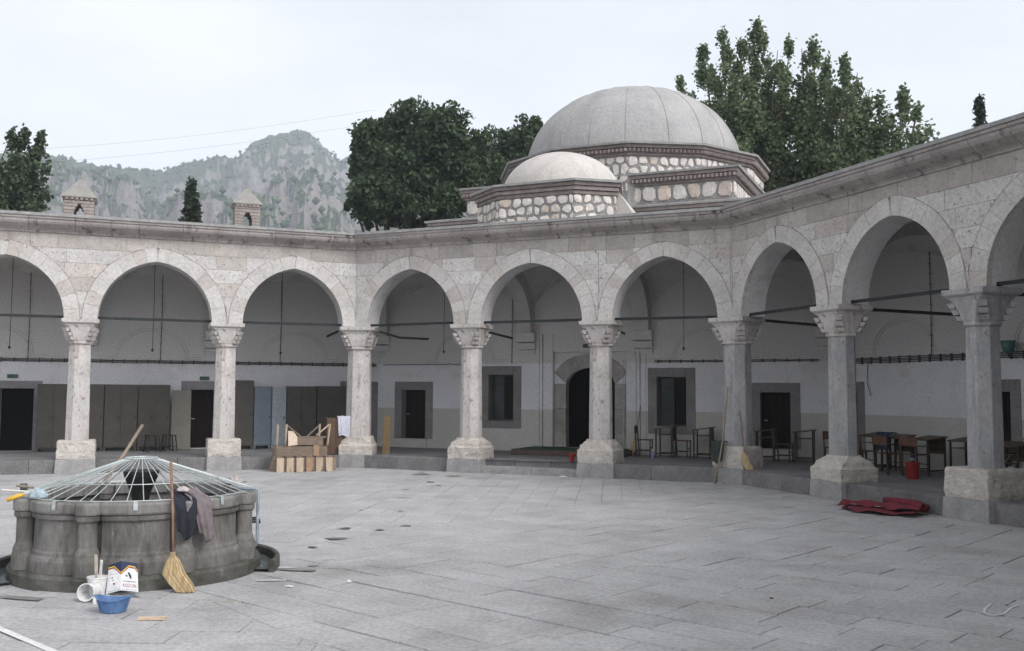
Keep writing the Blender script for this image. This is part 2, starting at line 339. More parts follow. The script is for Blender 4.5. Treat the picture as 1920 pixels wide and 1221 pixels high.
# ------------------------------------------------------------------ arcades
def make_arch_wall(side, label):
    cu = COLS_U[side]; bays = [Bay(cu[i], cu[i+1]) for i in range(3)]
    root = thing('arcade', label, 'arcade', rz=side*PI/4, group='arcades around the court')
    ZT = 5.60
    def intr(x):
        return max([b.h(x) for b in bays])
    def extr(x):
        return max([b.h(x, VT+.006) for b in bays])
    # core with plastered soffits: front face recessed behind the stones
    U = FRONT*T8; UB = BACK*T8
    xs = sorted(set([-U, U] + [b.c+b.w*math.sin(PI/2*t/16.) for b in bays for t in range(-16, 17)]))
    core = MB()
    def outx(x, o): return x if abs(x) < U-1e-6 else math.copysign(o*T8, x)
    yf, yb = FRONT+.018, BACK
    for i in range(len(xs)-1):
        x0, x1 = xs[i], xs[i+1]; z0, z1 = intr(x0+1e-5), intr(x1-1e-5)
        a0, a1, b0, b1 = outx(x0, yf), outx(x1, yf), outx(x0, yb), outx(x1, yb)
        core.add([(a0,yf,z0),(a1,yf,z1),(a1,yf,ZT),(a0,yf,ZT),(b0,yb,z0),(b1,yb,z1),(b1,yb,5.85),(b0,yb,5.85)],
                 [(0,1,2,3),(5,4,7,6),(4,5,1,0)])
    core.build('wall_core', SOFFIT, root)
    # ashlar blocks
    z = ZS+.004; hs = [.33,.31,.33,.34,.33,.37]
    rnd = random.Random(side*17+5)
    for ci, h in enumerate(hs):
        x = -U+.002; first = True
        while x < U-.02:
            w = rnd.uniform(.38, .95)
            if x+w > U-.25: w = U-x-.002
            x0, x1 = x+.003, x+w-.003; zt = z+h-.006
            n = 14; cur = []; runs = []
            for k in range(n+1):
                xx = x0+(x1-x0)*k/n; lo = max(z, extr(xx)+.003)
                if lo < zt-.012: cur.append((xx, lo))
                elif cur: runs.append(cur); cur = []
            if cur: runs.append(cur)
            for r in runs:
                if len(r) < 2: continue
                area = sum((zt-(r[k][1]+r[k+1][1])/2)*(r[k+1][0]-r[k][0]) for k in range(len(r)-1))
                if area < .003: continue
                if all(abs(q[1]-z) < 1e-6 for q in r): r = [r[0], r[-1]]
                poly = r+[(r[-1][0], zt), (r[0][0], zt)]
                j = rnd.uniform(0, .005)
                MB().prism(poly, FRONT-j, FRONT+.06).build('ashlar_block', STONE2 if ci == 5 or (ci == 4 and rnd.random() < .25) else STONE, root)
            x += w
        z += h
    # voussoirs
    for b in bays:
        for sgn in (-1, 1):
            cx = b.c-sgn*b.o; amax = math.acos(b.o/b.r); n = 8; aedge = [amax*k/n for k in range(n+1)]
            for k in range(1, n): aedge[k] += rnd.uniform(-.25, .25)*amax/n
            for k in range(n):
                a0, a1 = aedge[k]+.0015, aedge[k+1]-.0015; m = 4; R0, R1 = b.r-.004, b.r+VT
                inn = [(cx+sgn*R0*math.cos(a0+(a1-a0)*q/m), ZS+.004+R0*math.sin(a0+(a1-a0)*q/m)) for q in range(m+1)]
                ou = []
                for q in range(m, -1, -1):
                    aa = a0+(a1-a0)*q/m; px, pz = cx+sgn*R1*math.cos(aa), ZS+.004+R1*math.sin(aa)
                    if sgn*(px-b.c) < .002: px = b.c+sgn*.002; pz = ZS+.004+math.sqrt(R1*R1-(b.o+.002)**2)
                    ou.append((px, pz))
                inn = [((px if sgn*(px-b.c) > .002 else b.c+sgn*.002), pz) for px, pz in inn]
                j = rnd.uniform(.010, .016)
                MB().prism(inn+ou, FRONT-j, FRONT+.09).build('voussoir', VOUS, root)
            # fillet round the extrados
            pts = [(cx+sgn*(b.r+VT+.006)*math.cos(a), ZS+(b.r+VT+.006)*math.sin(a)) for a in [math.acos(b.o/(b.r+VT))*q/18 for q in range(19)]]
            f = MB(); f.tube([(p[0], FRONT-.004, p[1]) for p in pts], .013, 5); f.build('arch_fillet', CORN, root)
    # cornice stones with cavetto profile and lead edge
    prof = [(FRONT+.02, 5.565), (FRONT-.035, 5.565), (FRONT-.045, 5.60), (FRONT-.085, 5.635), (FRONT-.17, 5.675), (FRONT-.27, 5.74), (FRONT-.30, 5.79), (FRONT-.305, 5.845), (FRONT-.335, 5.85), (FRONT-.34, 5.905), (FRONT+.02, 5.905)]
    def run(prof, u0, u1, e0, e1, dy=0):
        m = MB()
        r0 = [((-o*T8) if e0 else u0, o-dy, zz) for o, zz in prof]; r1 = [((o*T8) if e1 else u1, o-dy, zz) for o, zz in prof]
        return m.rings([r0, r1])
    UC = (FRONT-.34)*T8; x = -UC+.1; ends = [-UC+.1]
    while x < UC-1.2: x += rnd.uniform(.62, 1.0); ends.append(x)
    ends.append(UC-.1)
    for k in range(len(ends)-1):
        run(prof, ends[k]+.003, ends[k+1]-.003, k == 0, k == len(ends)-2, rnd.uniform(0, .006)).build('cornice_block', CORN, root, bevel=.006)
    lp = [(FRONT-.37, 5.909), (FRONT-.375, 5.975), (FRONT-.30, 5.985), (BACK+1.2, 6.08), (BACK+1.2, 5.909)]
    run(lp, 0, 0, True, True).build('lead_roof_edge', LEAD, root)
    # tie bars just above the capitals, set in front of the soffit line
    for i, b in enumerate(bays):
        MB().bar((b.c-b.w-.10, A-.05, ZS+.045), (b.c+b.w+.10, A-.05, ZS+.045+rnd.uniform(-.02, .02)), .045, .06).build('tie_bar', IRON, root)
    return root, bays
ARC = {}
ARC[1] = make_arch_wall(1, 'left pale limestone arcade of pointed arches with lockers behind it')
ARC[0] = make_arch_wall(0, 'middle limestone arcade of three pointed arches below the domes')
ARC[-1] = make_arch_wall(-1, 'right limestone arcade of pointed arches in shade, above the red carpet')
ARC[-2] = make_arch_wall(-2, 'limestone arcade just out of view beyond the right edge')
# sawn-off and bent old ties behind some capitals
def stub(side, pts):
    MB().tube([(p[0], p[1], p[2]) for p in pts], .032, 6).build('tie_stub', IRON, ARC[side][0])
stub(0, [(-4.5, A+.35, 3.50), (-4.15, A+.8, 3.36), (-3.55, A+1.3, 3.34)])
stub(1, [(4.5, A+.35, 3.50), (4.35, A+1.0, 3.40)])
stub(0, [(-1.63, A+.2, 3.50), (-1.25, A+1.6, 3.34)])
stub(0, [(1.72, A+.2, 3.50), (2.0, A+.95, 3.36)])
for side, u in ((-1, -4.75), (-1, -1.65), (-1, 1.64)):
    MB().bar((u, A+.2, 3.55), (u+(0 if u > -4 else -.9), AW, 3.52), .045, .06).build('tie_bar', IRON, ARC[side][0])

# ------------------------------------------------------------------ columns
def octring(hw, cut, z, rot=0):
    c = [(hw, -hw+cut), (hw, hw-cut), (hw-cut, hw), (-hw+cut, hw), (-hw, hw-cut), (-hw, -hw+cut), (-hw+cut, -hw), (hw-cut, -hw)]
    return [(x*math.cos(rot)-y*math.sin(rot), x*math.sin(rot)+y*math.cos(rot), z) for x, y in c]
def column(side, u, label, corner=0, big=1.0, shaft=COLST, plain=False, capm=COLST, pw=.43, pz=.78):
    loc = W(side, u, A)
    rz = side*PI/4 + corner*PI/8
    root = thing('column', label, 'column', loc, rz, 'columns of the arcades')
    r = random.Random(u*31+side)
    k = big
    # footing, plinth
    MB().rings([octring(pw+.02, .012, -.02), octring(pw+.005, .012, ZF+.02)]).build('footing', CEMENT, root, bevel=.01)
    if plain: prof = [(pw-.01, .02, ZF+.02), (pw, .015, ZF+.1), (pw-.01, .02, pz-.04), (pw-.03, .03, pz)]
    else: prof = [(pw, .015, ZF+.02), (pw+.005, .015, pz-.24), (pw-.03, .03, pz-.20), (pw-.05, .05, pz-.13), (.31*k, .17*k, pz-.03), (.30*k, .17*k, pz)]
    m = MB(); m.rings([octring(a, c, z) for a, c, z in prof])
    o = m.build('plinth', PLINTH, root)
    s = o.modifiers.new('sub', 'SUBSURF'); s.subdivision_type = 'SIMPLE'; s.levels = s.render_levels = 3
    tx = bpy.data.textures.get('chip') or bpy.data.textures.new('chip', 'CLOUDS'); tx.noise_scale = .10
    d = o.modifiers.new('chip', 'DISPLACE'); d.texture = tx; d.strength = .045; d.mid_level = .62; d.texture_coords = 'GLOBAL'
    # shaft: octagonal, slightly tapered
    h = .245*k; MB().rings([octring(h*1.03, h*1.03*.586, pz-.01), octring(h*1.02, h*1.02*.586, pz+.5), octring(h*.95, h*.95*.586, 3.02)]).build('shaft', shaft, root, bevel=.008)
    # capital: collar, stalactite corners, flaring body, abacus
    top = .36*k if not corner else .40
    cp = MB(); cp.rings([octring(h*1.0, h*.586, 2.995), octring(h*1.10, h*1.1*.586, 3.01), octring(h*1.13, h*1.13*.586, 3.045), octring(h*1.06, h*1.06*.586, 3.06),
                         octring(h*1.12, h*.60, 3.10), octring(h*1.22, h*.55, 3.24), octring(top-.025, .085, 3.40), octring(top, .035, 3.455), octring(top, .02, 3.46)])
    co = cp.build('capital', capm, root, bevel=.004)
    for sx, sy in ((-1,-1),(1,-1),(1,1),(-1,1)):
        for q, (zz, hh) in enumerate(((3.09, .075), (3.185, .085), (3.29, .08))):
            rr = (h*1.12*1.02 + .045 + q*.058)*(1 if not corner else 1.0); ww = .085-.012*q
            mt = Matrix.Translation((sx*rr*.72, sy*rr*.72, 0)) @ Matrix.Rotation(math.atan2(sy, sx), 4, 'Z')
            b = MB(); vs = [(-.06,-ww,zz),(.012,-ww,zz),(.012,ww,zz),(-.06,ww,zz),(-.06,-ww*1.05,zz+hh),(.052,-ww*1.05,zz+hh),(.052,ww*1.05,zz+hh),(-.06,ww*1.05,zz+hh)]
            b.add([tuple(mt @ Vector(p)) for p in vs], [(0,3,2,1),(4,5,6,7),(0,1,5,4),(1,2,6,5),(2,3,7,6),(3,0,4,7)])
            b.build('stalactite', capm, co)
    MB().rings([octring(top, .012, 3.463), octring(top+.045, .012, 3.50), octring(top+.05, .012, 3.585)]).build('abacus', capm, root, bevel=.006)
    return root
column(1, -1.66, 'pale octagonal column on square plinth, leftmost column in view', plain=True, pw=.42, pz=.76)
column(1, 1.65, 'pale octagonal column on square plinth, standing between the lockers and fountain', plain=True, pw=.40, pz=.76)
column(0, -4.87, 'thick corner column beside the wooden crates, on rough chipped plinth', corner=1, big=1.22, pz=.79)
column(0, -1.63, 'octagonal column left of the entrance steps with bevelled plinth', pz=.83)
column(0, 1.72, 'octagonal column right of the entrance steps, with brownish stone shaft', pz=.86)
column(0, 4.87, 'thick grey corner column with coat and broom leaning at its plinth', corner=-1, big=1.2, shaft=COLGREY, plain=True, pw=.40, pz=.80)
column(-1, -1.65, 'grey octagonal column behind the left end of the red carpet', shaft=COLGREY, pz=.80, big=1.0)
column(-1, 1.64, 'nearest grey octagonal column at right edge, on pitted block plinth', shaft=COLGREY, capm=COLGREY, plain=True, pz=.80, big=1.02, pw=.44)
column(1, -4.87, 'corner column just beyond the left edge of the view', corner=1, big=1.2)
column(-1, 4.87, 'corner column just beyond the right edge of the view', corner=-1, big=1.2, shaft=COLGREY)

for u_ in (-1.65, 1.65): column(-2, u_, f"grey octagonal column of the arcade out of view at right, {'nearer' if u_ > 0 else 'farther'} one", shaft=COLGREY, capm=COLGREY)
# ------------------------------------------------------------------ porch: floors, kerbs, vaults, cross arches
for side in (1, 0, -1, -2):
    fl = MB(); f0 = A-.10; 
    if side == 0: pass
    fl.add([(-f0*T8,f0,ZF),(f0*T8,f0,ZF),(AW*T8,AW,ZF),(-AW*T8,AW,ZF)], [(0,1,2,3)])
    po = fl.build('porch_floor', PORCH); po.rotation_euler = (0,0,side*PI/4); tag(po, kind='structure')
    cu = COLS_U[side]
    r = random.Random(side+3)
    for i in range(3):
        x0, x1 = cu[i]+.40, cu[i+1]-.40; x = x0
        yk = A-.32 if not (side == 0 and i == 1) else A-.05
        while x < x1-.05:
            w = r.uniform(.8, 1.4); w = x1-x if x+w > x1-.4 else w
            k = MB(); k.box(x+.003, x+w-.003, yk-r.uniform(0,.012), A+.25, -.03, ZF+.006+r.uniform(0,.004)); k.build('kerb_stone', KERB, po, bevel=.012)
            x += w
        if side == 0 and i == 1:
            for xa, xb in ((x0, x0+1.35), (x0+1.355, x1)):
                k = MB(); k.box(xa, xb, A-.36, A-.04, -.03, .165); k.build('step_stone', CEMENT, po, bevel=.012)
UBW = {0: (-AW*T8, -1.63, 1.72, AW*T8), 1: (-AW*T8, -1.66, 1.65, AW*T8), -1: (-AW*T8, -1.65, 1.64, AW*T8), -2: (-AW*T8, -1.65, 1.65, AW*T8)}
for side in (1, 0, -1, -2):
    nm = {1: 'left', 0: 'middle', -1: 'right', -2: 'unseen east'}[side]
    vt = thing('porch_vault', f'plastered vaults and cross arches over the {nm} porch', 'vault', rz=side*PI/4)
    cu = COLS_U[side]; ub = UBW[side]
    fu = [-A*T8, cu[1], cu[2], A*T8]
    for i in range(3):
        n = 20; vs = []; fs = []; H = 2.16 if not (side == 0 and i == 1) else 2.2
        for a in range(n+1):
            for b in range(n+1):
                s, t = -1+2*a/n, -1+2*b/n
                y = BACK-.02 + (AW+.02-BACK)*(t+1)/2
                x = (fu[i]*(1-(t+1)/2)+ub[i]*(t+1)/2)*(1-(s+1)/2) + (fu[i+1]*(1-(t+1)/2)+ub[i+1]*(t+1)/2)*(s+1)/2
                vs.append((x, y, ZS+H*math.sqrt(max(0, 1-(s*s+t*t)/2))))
        for a in range(n):
            for b in range(n): fs.append((a*(n+1)+b, (a+1)*(n+1)+b, (a+1)*(n+1)+b+1, a*(n+1)+b+1))
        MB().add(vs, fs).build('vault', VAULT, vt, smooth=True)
    for i in range(4):
        if i == 3 and side != -2: continue               # shared at the corners
        p0 = Vector((fu[i], BACK-.03, 0)); p1 = Vector((ub[i], AW+.01, 0)); d = (p1-p0); L = d.length; d.normalize(); nx = Vector((d.y, -d.x, 0))
        half = (L-.30)/2; rr, oo = arch_par(half); c = L/2-.13
        poly = [(0.0, ZS), (c-half, ZS)]
        for q in range(1, 24):
            xx = -half+2*half*q/24; dd = abs(xx)+oo; poly.append((c+xx, ZS+math.sqrt(max(0, rr*rr-dd*dd))))
        poly += [(c+half, ZS), (L, ZS), (L, 5.86), (0, 5.86)]
        # split the diaphragm into columns so that the faces stay convex
        m = MB(); low = poly[:-2]
        for q in range(len(low)-1):
            (xa, za), (xb, zb) = low[q], low[q+1]
            if xb-xa < 1e-6: continue
            P = []
            for off in (-.21, .21):
                for xx, zz in ((xa, za), (xb, zb), (xb, 5.86), (xa, 5.86)): 
                    w = p0+d*xx+nx*off; P.append((w.x, w.y, zz))
            m.add(P, [(0,1,2,3), (7,6,5,4), (0,4,5,1)])
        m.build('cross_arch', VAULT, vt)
        # moulded impost on the wall
        b = MB()
        for z0, z1, ex in ((2.96, 3.02, .05), (3.02, 3.10, .09), (3.13, 3.20, .13), (3.20, 3.30, .16), (3.34, 3.42, .20), (3.42, 3.588, .235)):
            P = []
            for zz in (z0, z1):
                for xx, off in ((L-ex, -.25-.1*ex), (L-ex, .25+.1*ex), (L, .25+.1*ex), (L, -.25-.1*ex)):
                    w = p0+d*xx+nx*off; P.append((w.x, w.y, zz))
            b.add(P, [(3,2,1,0),(4,5,6,7),(0,1,5,4),(1,2,6,5),(2,3,7,6),(3,0,4,7)])
        b.build('impost', PLASTER, vt)
# ------------------------------------------------------------------ porch walls with doors and windows
def porch_wall(side, label, openings):
    """openings: (u0,u1,z0,z1,kind); kind door/window/dark/portal"""
    root = thing('porch_wall', label, 'wall', rz=side*PI/4)
    U = AW*T8; xs = sorted({-U, U, *[o[0] for o in openings], *[o[1] for o in openings]}); zs = sorted({ZF-.3, 5.9, *[o[2] for o in openings], *[o[3] for o in openings]})
    w = MB()
    for i in range(len(xs)-1):
        for j in range(len(zs)-1):
            cx, cz = (xs[i]+xs[i+1])/2, (zs[j]+zs[j+1])/2
            if any(o[0] < cx < o[1] and o[2] < cz < o[3] for o in openings): continue
            w.add([(xs[i],AW,zs[j]),(xs[i+1],AW,zs[j]),(xs[i+1],AW,zs[j+1]),(xs[i],AW,zs[j+1])], [(0,1,2,3)])
    for u0, u1, z0, z1, k in openings:
        D = .42
        w.add([(u0,AW,z0),(u0,AW+D,z0),(u0,AW+D,z1),(u0,AW,z1)], [(0,1,2,3)]); w.add([(u1,AW,z0),(u1,AW+D,z0),(u1,AW+D,z1),(u1,AW,z1)], [(3,2,1,0)])
        w.add([(u0,AW,z1),(u1,AW,z1),(u1,AW+D,z1),(u0,AW+D,z1)], [(0,1,2,3)]); w.add([(u0,AW,z0),(u1,AW,z0),(u1,AW+D,z0),(u0,AW+D,z0)], [(3,2,1,0)])
    w.build('plaster', PLASTER, root)
    rm = MB()                                                  # black box behind the openings, room darkness put into its colour
    rm.box(-U-1.5, U+1.5, AW+.43, AW+3.5, 0, 5.8); rm.build('room_shade_box', DARK, root)
    for u0, u1, z0, z1, k in openings:
        if k == 'portal': continue
        f = .24 if k != 'dark' else .20
        fr = MB(); y0, y1 = AW-.018, AW+.30
        zb = z0 if k != 'window' else z0-.2
        fr.box(u0-f, u0+.002, y0, y1, zb, z1+f); fr.box(u1-.002, u1+f, y0, y1, zb, z1+f); fr.box(u0+.003, u1-.003, y0, y1, z1-.002, z1+f)
        if k == 'window': fr.box(u0+.003, u1-.003, y0-.01, y1, zb, z0+.002)
        surround = fr.build('stone_surround', FRAME, root, bevel=.008)
        if k == 'door':
            n = 4; dw = (u1-u0)/n; 
            d = MB(); d.box(u0+.003, u1-.003, AW+.26, AW+.30, z0+.003, z1-.004); dd = d.build('door', DOORM, root)
            for q in range(n):
                b = MB(); b.box(u0+q*dw+.008, u0+(q+1)*dw-.006, AW+.238, AW+.262, z0+.02, z1-.02); b.build('plank', DOORM, dd, bevel=.004)
            h = MB(); h.tube([(u0+.07, AW+.24, (z0+z1)/2), (u0+.07, AW+.19, (z0+z1)/2), (u0+.15, AW+.19, (z0+z1)/2-.01)], .010, 6); h.build('door_handle', mat('steel', (.5,.5,.5), rough=.35, metallic=.8), dd)
            MB().box(u0-.05, u1+.05, AW-.05, AW+.25, ZF-.02, z0).build('threshold', PLASTER, root)
        if k == 'window':
            s = MB(); t = .045; ym = AW+.2
            s.box(u0+.003, u0+t, ym, ym+.05, z0+.003, z1-.003); s.box(u1-t, u1-.003, ym, ym+.05, z0+.003, z1-.003); s.box(u0+t, u1-t, ym, ym+.05, z1-t, z1-.003); s.box(u0+t, u1-t, ym, ym+.05, z0+.003, z0+t)
            s.box((u0+u1)/2-.02, (u0+u1)/2+.02, ym+.002, ym+.048, z0+t, z1-t)
            win = s.build('window', mat('brown_window_wood', (.05,.032,.022), (.075,.05,.035), 6, .6), root)
            zc = z0+(z1-z0)*.72
            p = MB(); p.box(u0+t, (u0+u1)/2-.021, ym+.02, ym+.03, z0+t, zc-.012); p.build('pane', GLASSD, win)
            p = MB(); p.box(u0+t, (u0+u1)/2-.021, ym+.02, ym+.03, zc+.012, z1-t); p.build('pane', GLASSD, win)
            p = MB(); p.box(u0+t, (u0+u1)/2-.021, ym+.01, ym+.04, zc-.012, zc+.012); p.build('glazing_bar', MATS['brown_window_wood'], win)
            p = MB(); p.box((u0+u1)/2+.021, u1-t, ym+.02, ym+.03, z0+t, z1-t); p.build('pane', mat('dark_glass', (.006,.006,.007), rough=.3, spec=.1), win)
    return root
PW = {}
PW[0] = porch_wall(0, 'middle white porch wall with arched entrance, two windows and two doors',
    [(-5.66,-4.86,.57,1.99,'door'), (-2.83,-2.06,1.13,2.43,'window'), (-.86,1.24,ZF,3.05,'portal'), (2.07,2.86,1.07,2.36,'window'), (4.75,5.49,.56,1.97,'door')])
PW[1] = porch_wall(1, 'left white porch wall behind the row of metal lockers',
    [(-3.71,-2.90,ZF,1.96,'dark'), (1.03,1.73,.34,1.955,'door'), (5.47,6.12,.42,1.99,'door')])
PW[-1] = porch_wall(-1, 'right white porch wall behind the desks, with grey lower band',
    [(-6.07,-5.40,.55,1.99,'door'), (-1.75,-1.06,.55,2.0,'door'), (2.2,2.95,.55,2.0,'door')])
PW[-2] = porch_wall(-2, 'white porch wall out of view beyond the right edge', [(-1.3,-.6,.55,2.0,'door')])
# entrance: recessed jambs, arched stone surround, dark opening, carpeted step
ent = thing('entrance_portal', 'arched stone entrance portal with black doorway and green carpeted step', 'portal')
pc, hw, zsp = .19, .70, 2.18                               # arch of the doorway
def parch(x): return zsp + .46*math.sqrt(max(0, 1-(x/hw)**2))
sp_ = MB(); N_ = 40
for q in range(N_):
    xa, xb = -.86+2.10*q/N_, -.86+2.10*(q+1)/N_; za, zb = parch(min(hw,abs(xa-pc)))-.02, parch(min(hw,abs(xb-pc)))-.02
    sp_.add([(xa,AW+.10,za),(xb,AW+.10,zb),(xb,AW+.10,3.05),(xa,AW+.10,3.05),(xa,AW+.31,za),(xb,AW+.31,zb)], [(0,1,2,3),(0,4,5,1)])
sp_.build('spandrel_wall', PLASTER, ent)
n = 7
for sx in (-1, 1):
    for q, (z0, z1) in enumerate(((ZF, .85), (.855, 1.5), (1.505, zsp))):
        x0, x1 = sorted((pc+sx*hw, pc+sx*1.045)); MB().box(x0, x1, AW+.06-.01*(q % 2), AW+.30, z0, z1).build('jamb_stone', mat('portal_stone', (.25,.235,.22), (.36,.34,.32), 4, .9, .02, 20, spots=(.5,.49,.48), spot_scale=5, spot_lo=.64, spot_hi=.7, rnd=.12), ent, bevel=.01)
for q in range(n):
    x0, x1 = -hw+2*hw*q/n, -hw+2*hw*(q+1)/n; pts = [(pc+x0+(x1-x0)*k/4+(.003 if k == 0 else 0), parch(x0+(x1-x0)*k/4)) for k in range(5)]
    e = lambda x: zsp + .02 + .80*math.sqrt(max(0, 1-(x/1.10)**2))
    o = [(pc+(1.48*(x0+(x1-x0)*k/4)), e(1.48*(x0+(x1-x0)*k/4))) for k in range(4, -1, -1)]
    MB().prism(pts+o, AW+.06-.008*(q % 2), AW+.30).build('arch_stone', MATS['portal_stone'], ent)
for x0, x1, y0 in ((-1.40,-1.27,.03), (-1.24,-1.17,.06), (-1.13,-.865,.04)):
    MB().box(x0, x1, AW-y0, AW+.05, ZF, 3.55).build('pilaster_moulding', PLASTER, ent, bevel=.008)
    MB().box(-x1+.38, -x0+.38, AW-y0, AW+.05, ZF, 3.55).build('pilaster_moulding', PLASTER, ent, bevel=.008)
dr = MB(); dr.box(pc-hw+.01, pc-.05, AW+.34, AW+.38, ZF+.1, 2.64); dr.build('door_leaf', mat('black_door', (.004,.004,.004), rough=.8, spec=.02), ent)
h = MB(); h.tube([(pc-hw+.08, AW+.33, 1.25), (pc-hw+.08, AW+.28, 1.25), (pc-hw+.0, AW+.28, 1.25)], .014, 6); h.build('door_handle', IRON, ent)
CARP = mat('green_carpet', (.022,.05,.026), (.035,.068,.036), 10, .95, .006, 90)
MB().box(-1.42, 1.55, AW-1.6, AW-.03, ZF+.004, ZF+.13).build('step', mat('brown_step_edge', (.09,.06,.05), (.13,.09,.075), 6, .9, .01, 30), ent, bevel=.01)
MB().box(-1.40, 1.53, AW-1.59, AW+.28, ZF+.133, ZF+.145).build('carpet', CARP, ent)
MB().box(pc-.5, pc+.5, AW-.35, AW-.30, ZF+.147, ZF+.153).build('carpet_strip', mat('strip', (.3,.3,.28), rough=.6), ent)
# raised plaster fillets on the walls: framed blind arches of each bay
def blind(side, c, hwid, z0, zs, spread):
    pts = [(c-hwid-spread, z0), (c-hwid, z0)]
    pts += [(c-hwid*math.cos(PI*k/16), z0+.02+(zs-z0)*math.sin(PI*k/16)) for k in range(1, 16)] + [(c+hwid, z0), (c+hwid+spread, z0)]
    for d in (0, .07):
        m = MB(); p2 = [(x*(1) if d == 0 else c+(x-c)*(1-d*.8), z-(d if d else 0)) for x, z in pts]
        m.tube([(x, AW-.004, z) for x, z in p2], .010, 4); m.build('wall_fillet', VAULT, PW[side])
for side, c in ((1,-3.9), (1,0), (1,3.9), (0,-3.6), (0,3.45), (-1,-3.9), (-1,0), (-1,3.9)):
    blind(side, c, .95, 2.86, 3.62, .35)
m = MB()
for z in (2.83, 2.76): m.tube([(1.15, AW-.004, .5), (1.15+(2.83-z), AW-.004, z), (2.3, AW-.004, z)], .009, 4)
m.build('wall_fillet', VAULT, PW[0])
# ------------------------------------------------------------------ building mass behind the porches: roofs and rear walls
def rear_block(side):
    m = MB(); y0, y1 = BACK+1.0, AW+4.6
    P = [(-y0*T8,y0,6.0),(y0*T8,y0,6.0),(y1*T8,y1,6.12),(-y1*T8,y1,6.12)]
    m.add(P+[(x,y,0) for x,y,z in P[2:]], [(0,1,2,3),(3,2,4,5)])
    return m
for side in (1, 0, -1, -2):
    b = rear_block(side).build('cell_range', mat('flat_roof', (.25,.24,.23), (.32,.31,.30), 2, .9)); b.rotation_euler = (0,0,side*PI/4)
    tag(b, f"roofs of the cells behind the {({1:'left',0:'middle',-1:'right',-2:'unseen east'})[side]} porch", 'roof')
# ------------------------------------------------------------------ rubble masonry
def stone_mesh(seed):
    r = random.Random(seed); n = 9; rings = []
    base = []
    ex = r.uniform(2.6, 4.2)
    for k in range(n):
        a = 2*PI*k/n+r.uniform(-.16, .16); c, s = math.cos(a), math.sin(a)
        q = (abs(c)**ex+abs(s)**ex)**(-1/ex)*r.uniform(.80, 1.02)
        base.append((c*q*.5, s*q*.5))
    rings.append([(x, .3, z) for x, z in base]); rings.append([(x, -.55+r.uniform(-.06,.06), z) for x, z in base])
    rings.append([(x*.86, -.85+r.uniform(-.1,.1), z*.86) for x, z in base]); rings.append([(x*.45, -1.0+r.uniform(-.06,.06), z*.45) for x, z in base])
    m = MB(); m.rings(rings); return m.mesh('rubble_stone', RUBS, True)
STV = [stone_mesh(k) for k in range(14)]
def rubble(root, p0, p1, z0, z1, rows, seed, lo=.16, hi=.36, depth=.035):
    """stones on the wall face from p0 to p1 (outside is to the right-hand side of travel)"""
    r = random.Random(seed); p0, p1 = Vector((*p0, 0)), Vector((*p1, 0)); d = (p1-p0); L = d.length; d.normalize()
    ang = math.atan2(d.y, d.x)
    # irregular tightly packed stones: Voronoi cells of jittered rows, shrunk by the mortar joint
    hm = (z1-z0)/rows; pts = []
    for q in range(rows):
        x = r.uniform(0, .08)
        while x < L:
            w = r.uniform(lo, hi); pts.append((x+w/2, z0+hm*(q+.5)+r.uniform(-.24, .24)*hm)); x += w
    for k, (cx, cz) in enumerate(pts):
        cell = [(max(.004, cx-.5), z0), (min(L-.004, cx+.5), z0), (min(L-.004, cx+.5), z1), (max(.004, cx-.5), z1)]
        for j, (ox, oz) in enumerate(pts):
            if j == k or abs(ox-cx) > .9: continue
            nx, nz = ox-cx, oz-cz; ln = math.hypot(nx, nz)
            if ln < .05: continue
            nx /= ln; nz /= ln; cell = clip(cell, nx, nz, nx*(cx+ox)/2+nz*(cz+oz)/2-r.uniform(.020, .040))
            if len(cell) < 3: break
        if len(cell) < 3: continue
        mx, mz = sum(p[0] for p in cell)/len(cell), sum(p[1] for p in cell)/len(cell)
        ring = []                                          # cut corners and roughen
        for i in range(len(cell)):
            p, q = cell[i], cell[(i+1) % len(cell)]
            if math.hypot(p[0]-q[0], p[1]-q[1]) < .05: ring.append(((p[0]+q[0])/2, (p[1]+q[1])/2)); continue
            for t in (.22, .78): ring.append((p[0]+(q[0]-p[0])*t+r.uniform(-.014, .014), p[1]+(q[1]-p[1])*t+r.uniform(-.012, .012)))
        if len(ring) < 4: continue
        m = MB(); rs = []; dp = depth*r.uniform(.7, 1.3); tilt = r.uniform(-.1, .1)
        for sc_, dd in ((1.0, -.03), (1.0, dp*.35), (.90, dp*.85), (.5, dp)):
            rs.append([tuple(p0+d*(mx+(x-mx)*sc_)+Vector((d.y, -d.x, 0))*(dd+((x-mx)*tilt+r.uniform(-.006, .006) if dd > dp*.5 else 0))+Vector((0, 0, mz+(z-mz)*sc_))) for x, z in ring])
        m.rings(rs); m.build('rubble_stone', RUBS, root)
    return
    hs = [r.uniform(.8, 1.25) for _ in range(rows)]; t = sum(hs); hs = [h*(z1-z0)/t for h in hs]; z = z0
    for h in hs:
        x = r.uniform(0, .06)
        while x < L-.07:
            w = min(r.uniform(lo, hi), L-x-.01)
            if w < .07: break
            hh = h*r.uniform(.74, .97); p = p0+d*(x+w/2)
            mt = Matrix.Translation((p.x, p.y, z+h/2+r.uniform(-.1, .1)*(h-hh))) @ Matrix.Rotation(ang, 4, 'Z') @ Matrix.Rotation(r.uniform(-.12, .12), 4, 'Y') @ Matrix.Diagonal((w*.94*r.choice((-1, 1)), depth*r.uniform(.6, 1.2), hh, 1))
            link('rubble_stone', r.choice(STV), root, mtx=mt)
            x += w+r.uniform(.0, .05)
        z += h
def polyring(pts, z): return [(x, y, z) for x, y in pts]
def offs(pts, c, k): return [(c[0]+(x-c[0])*k, c[1]+(y-c[1])*k) for x, y in pts]
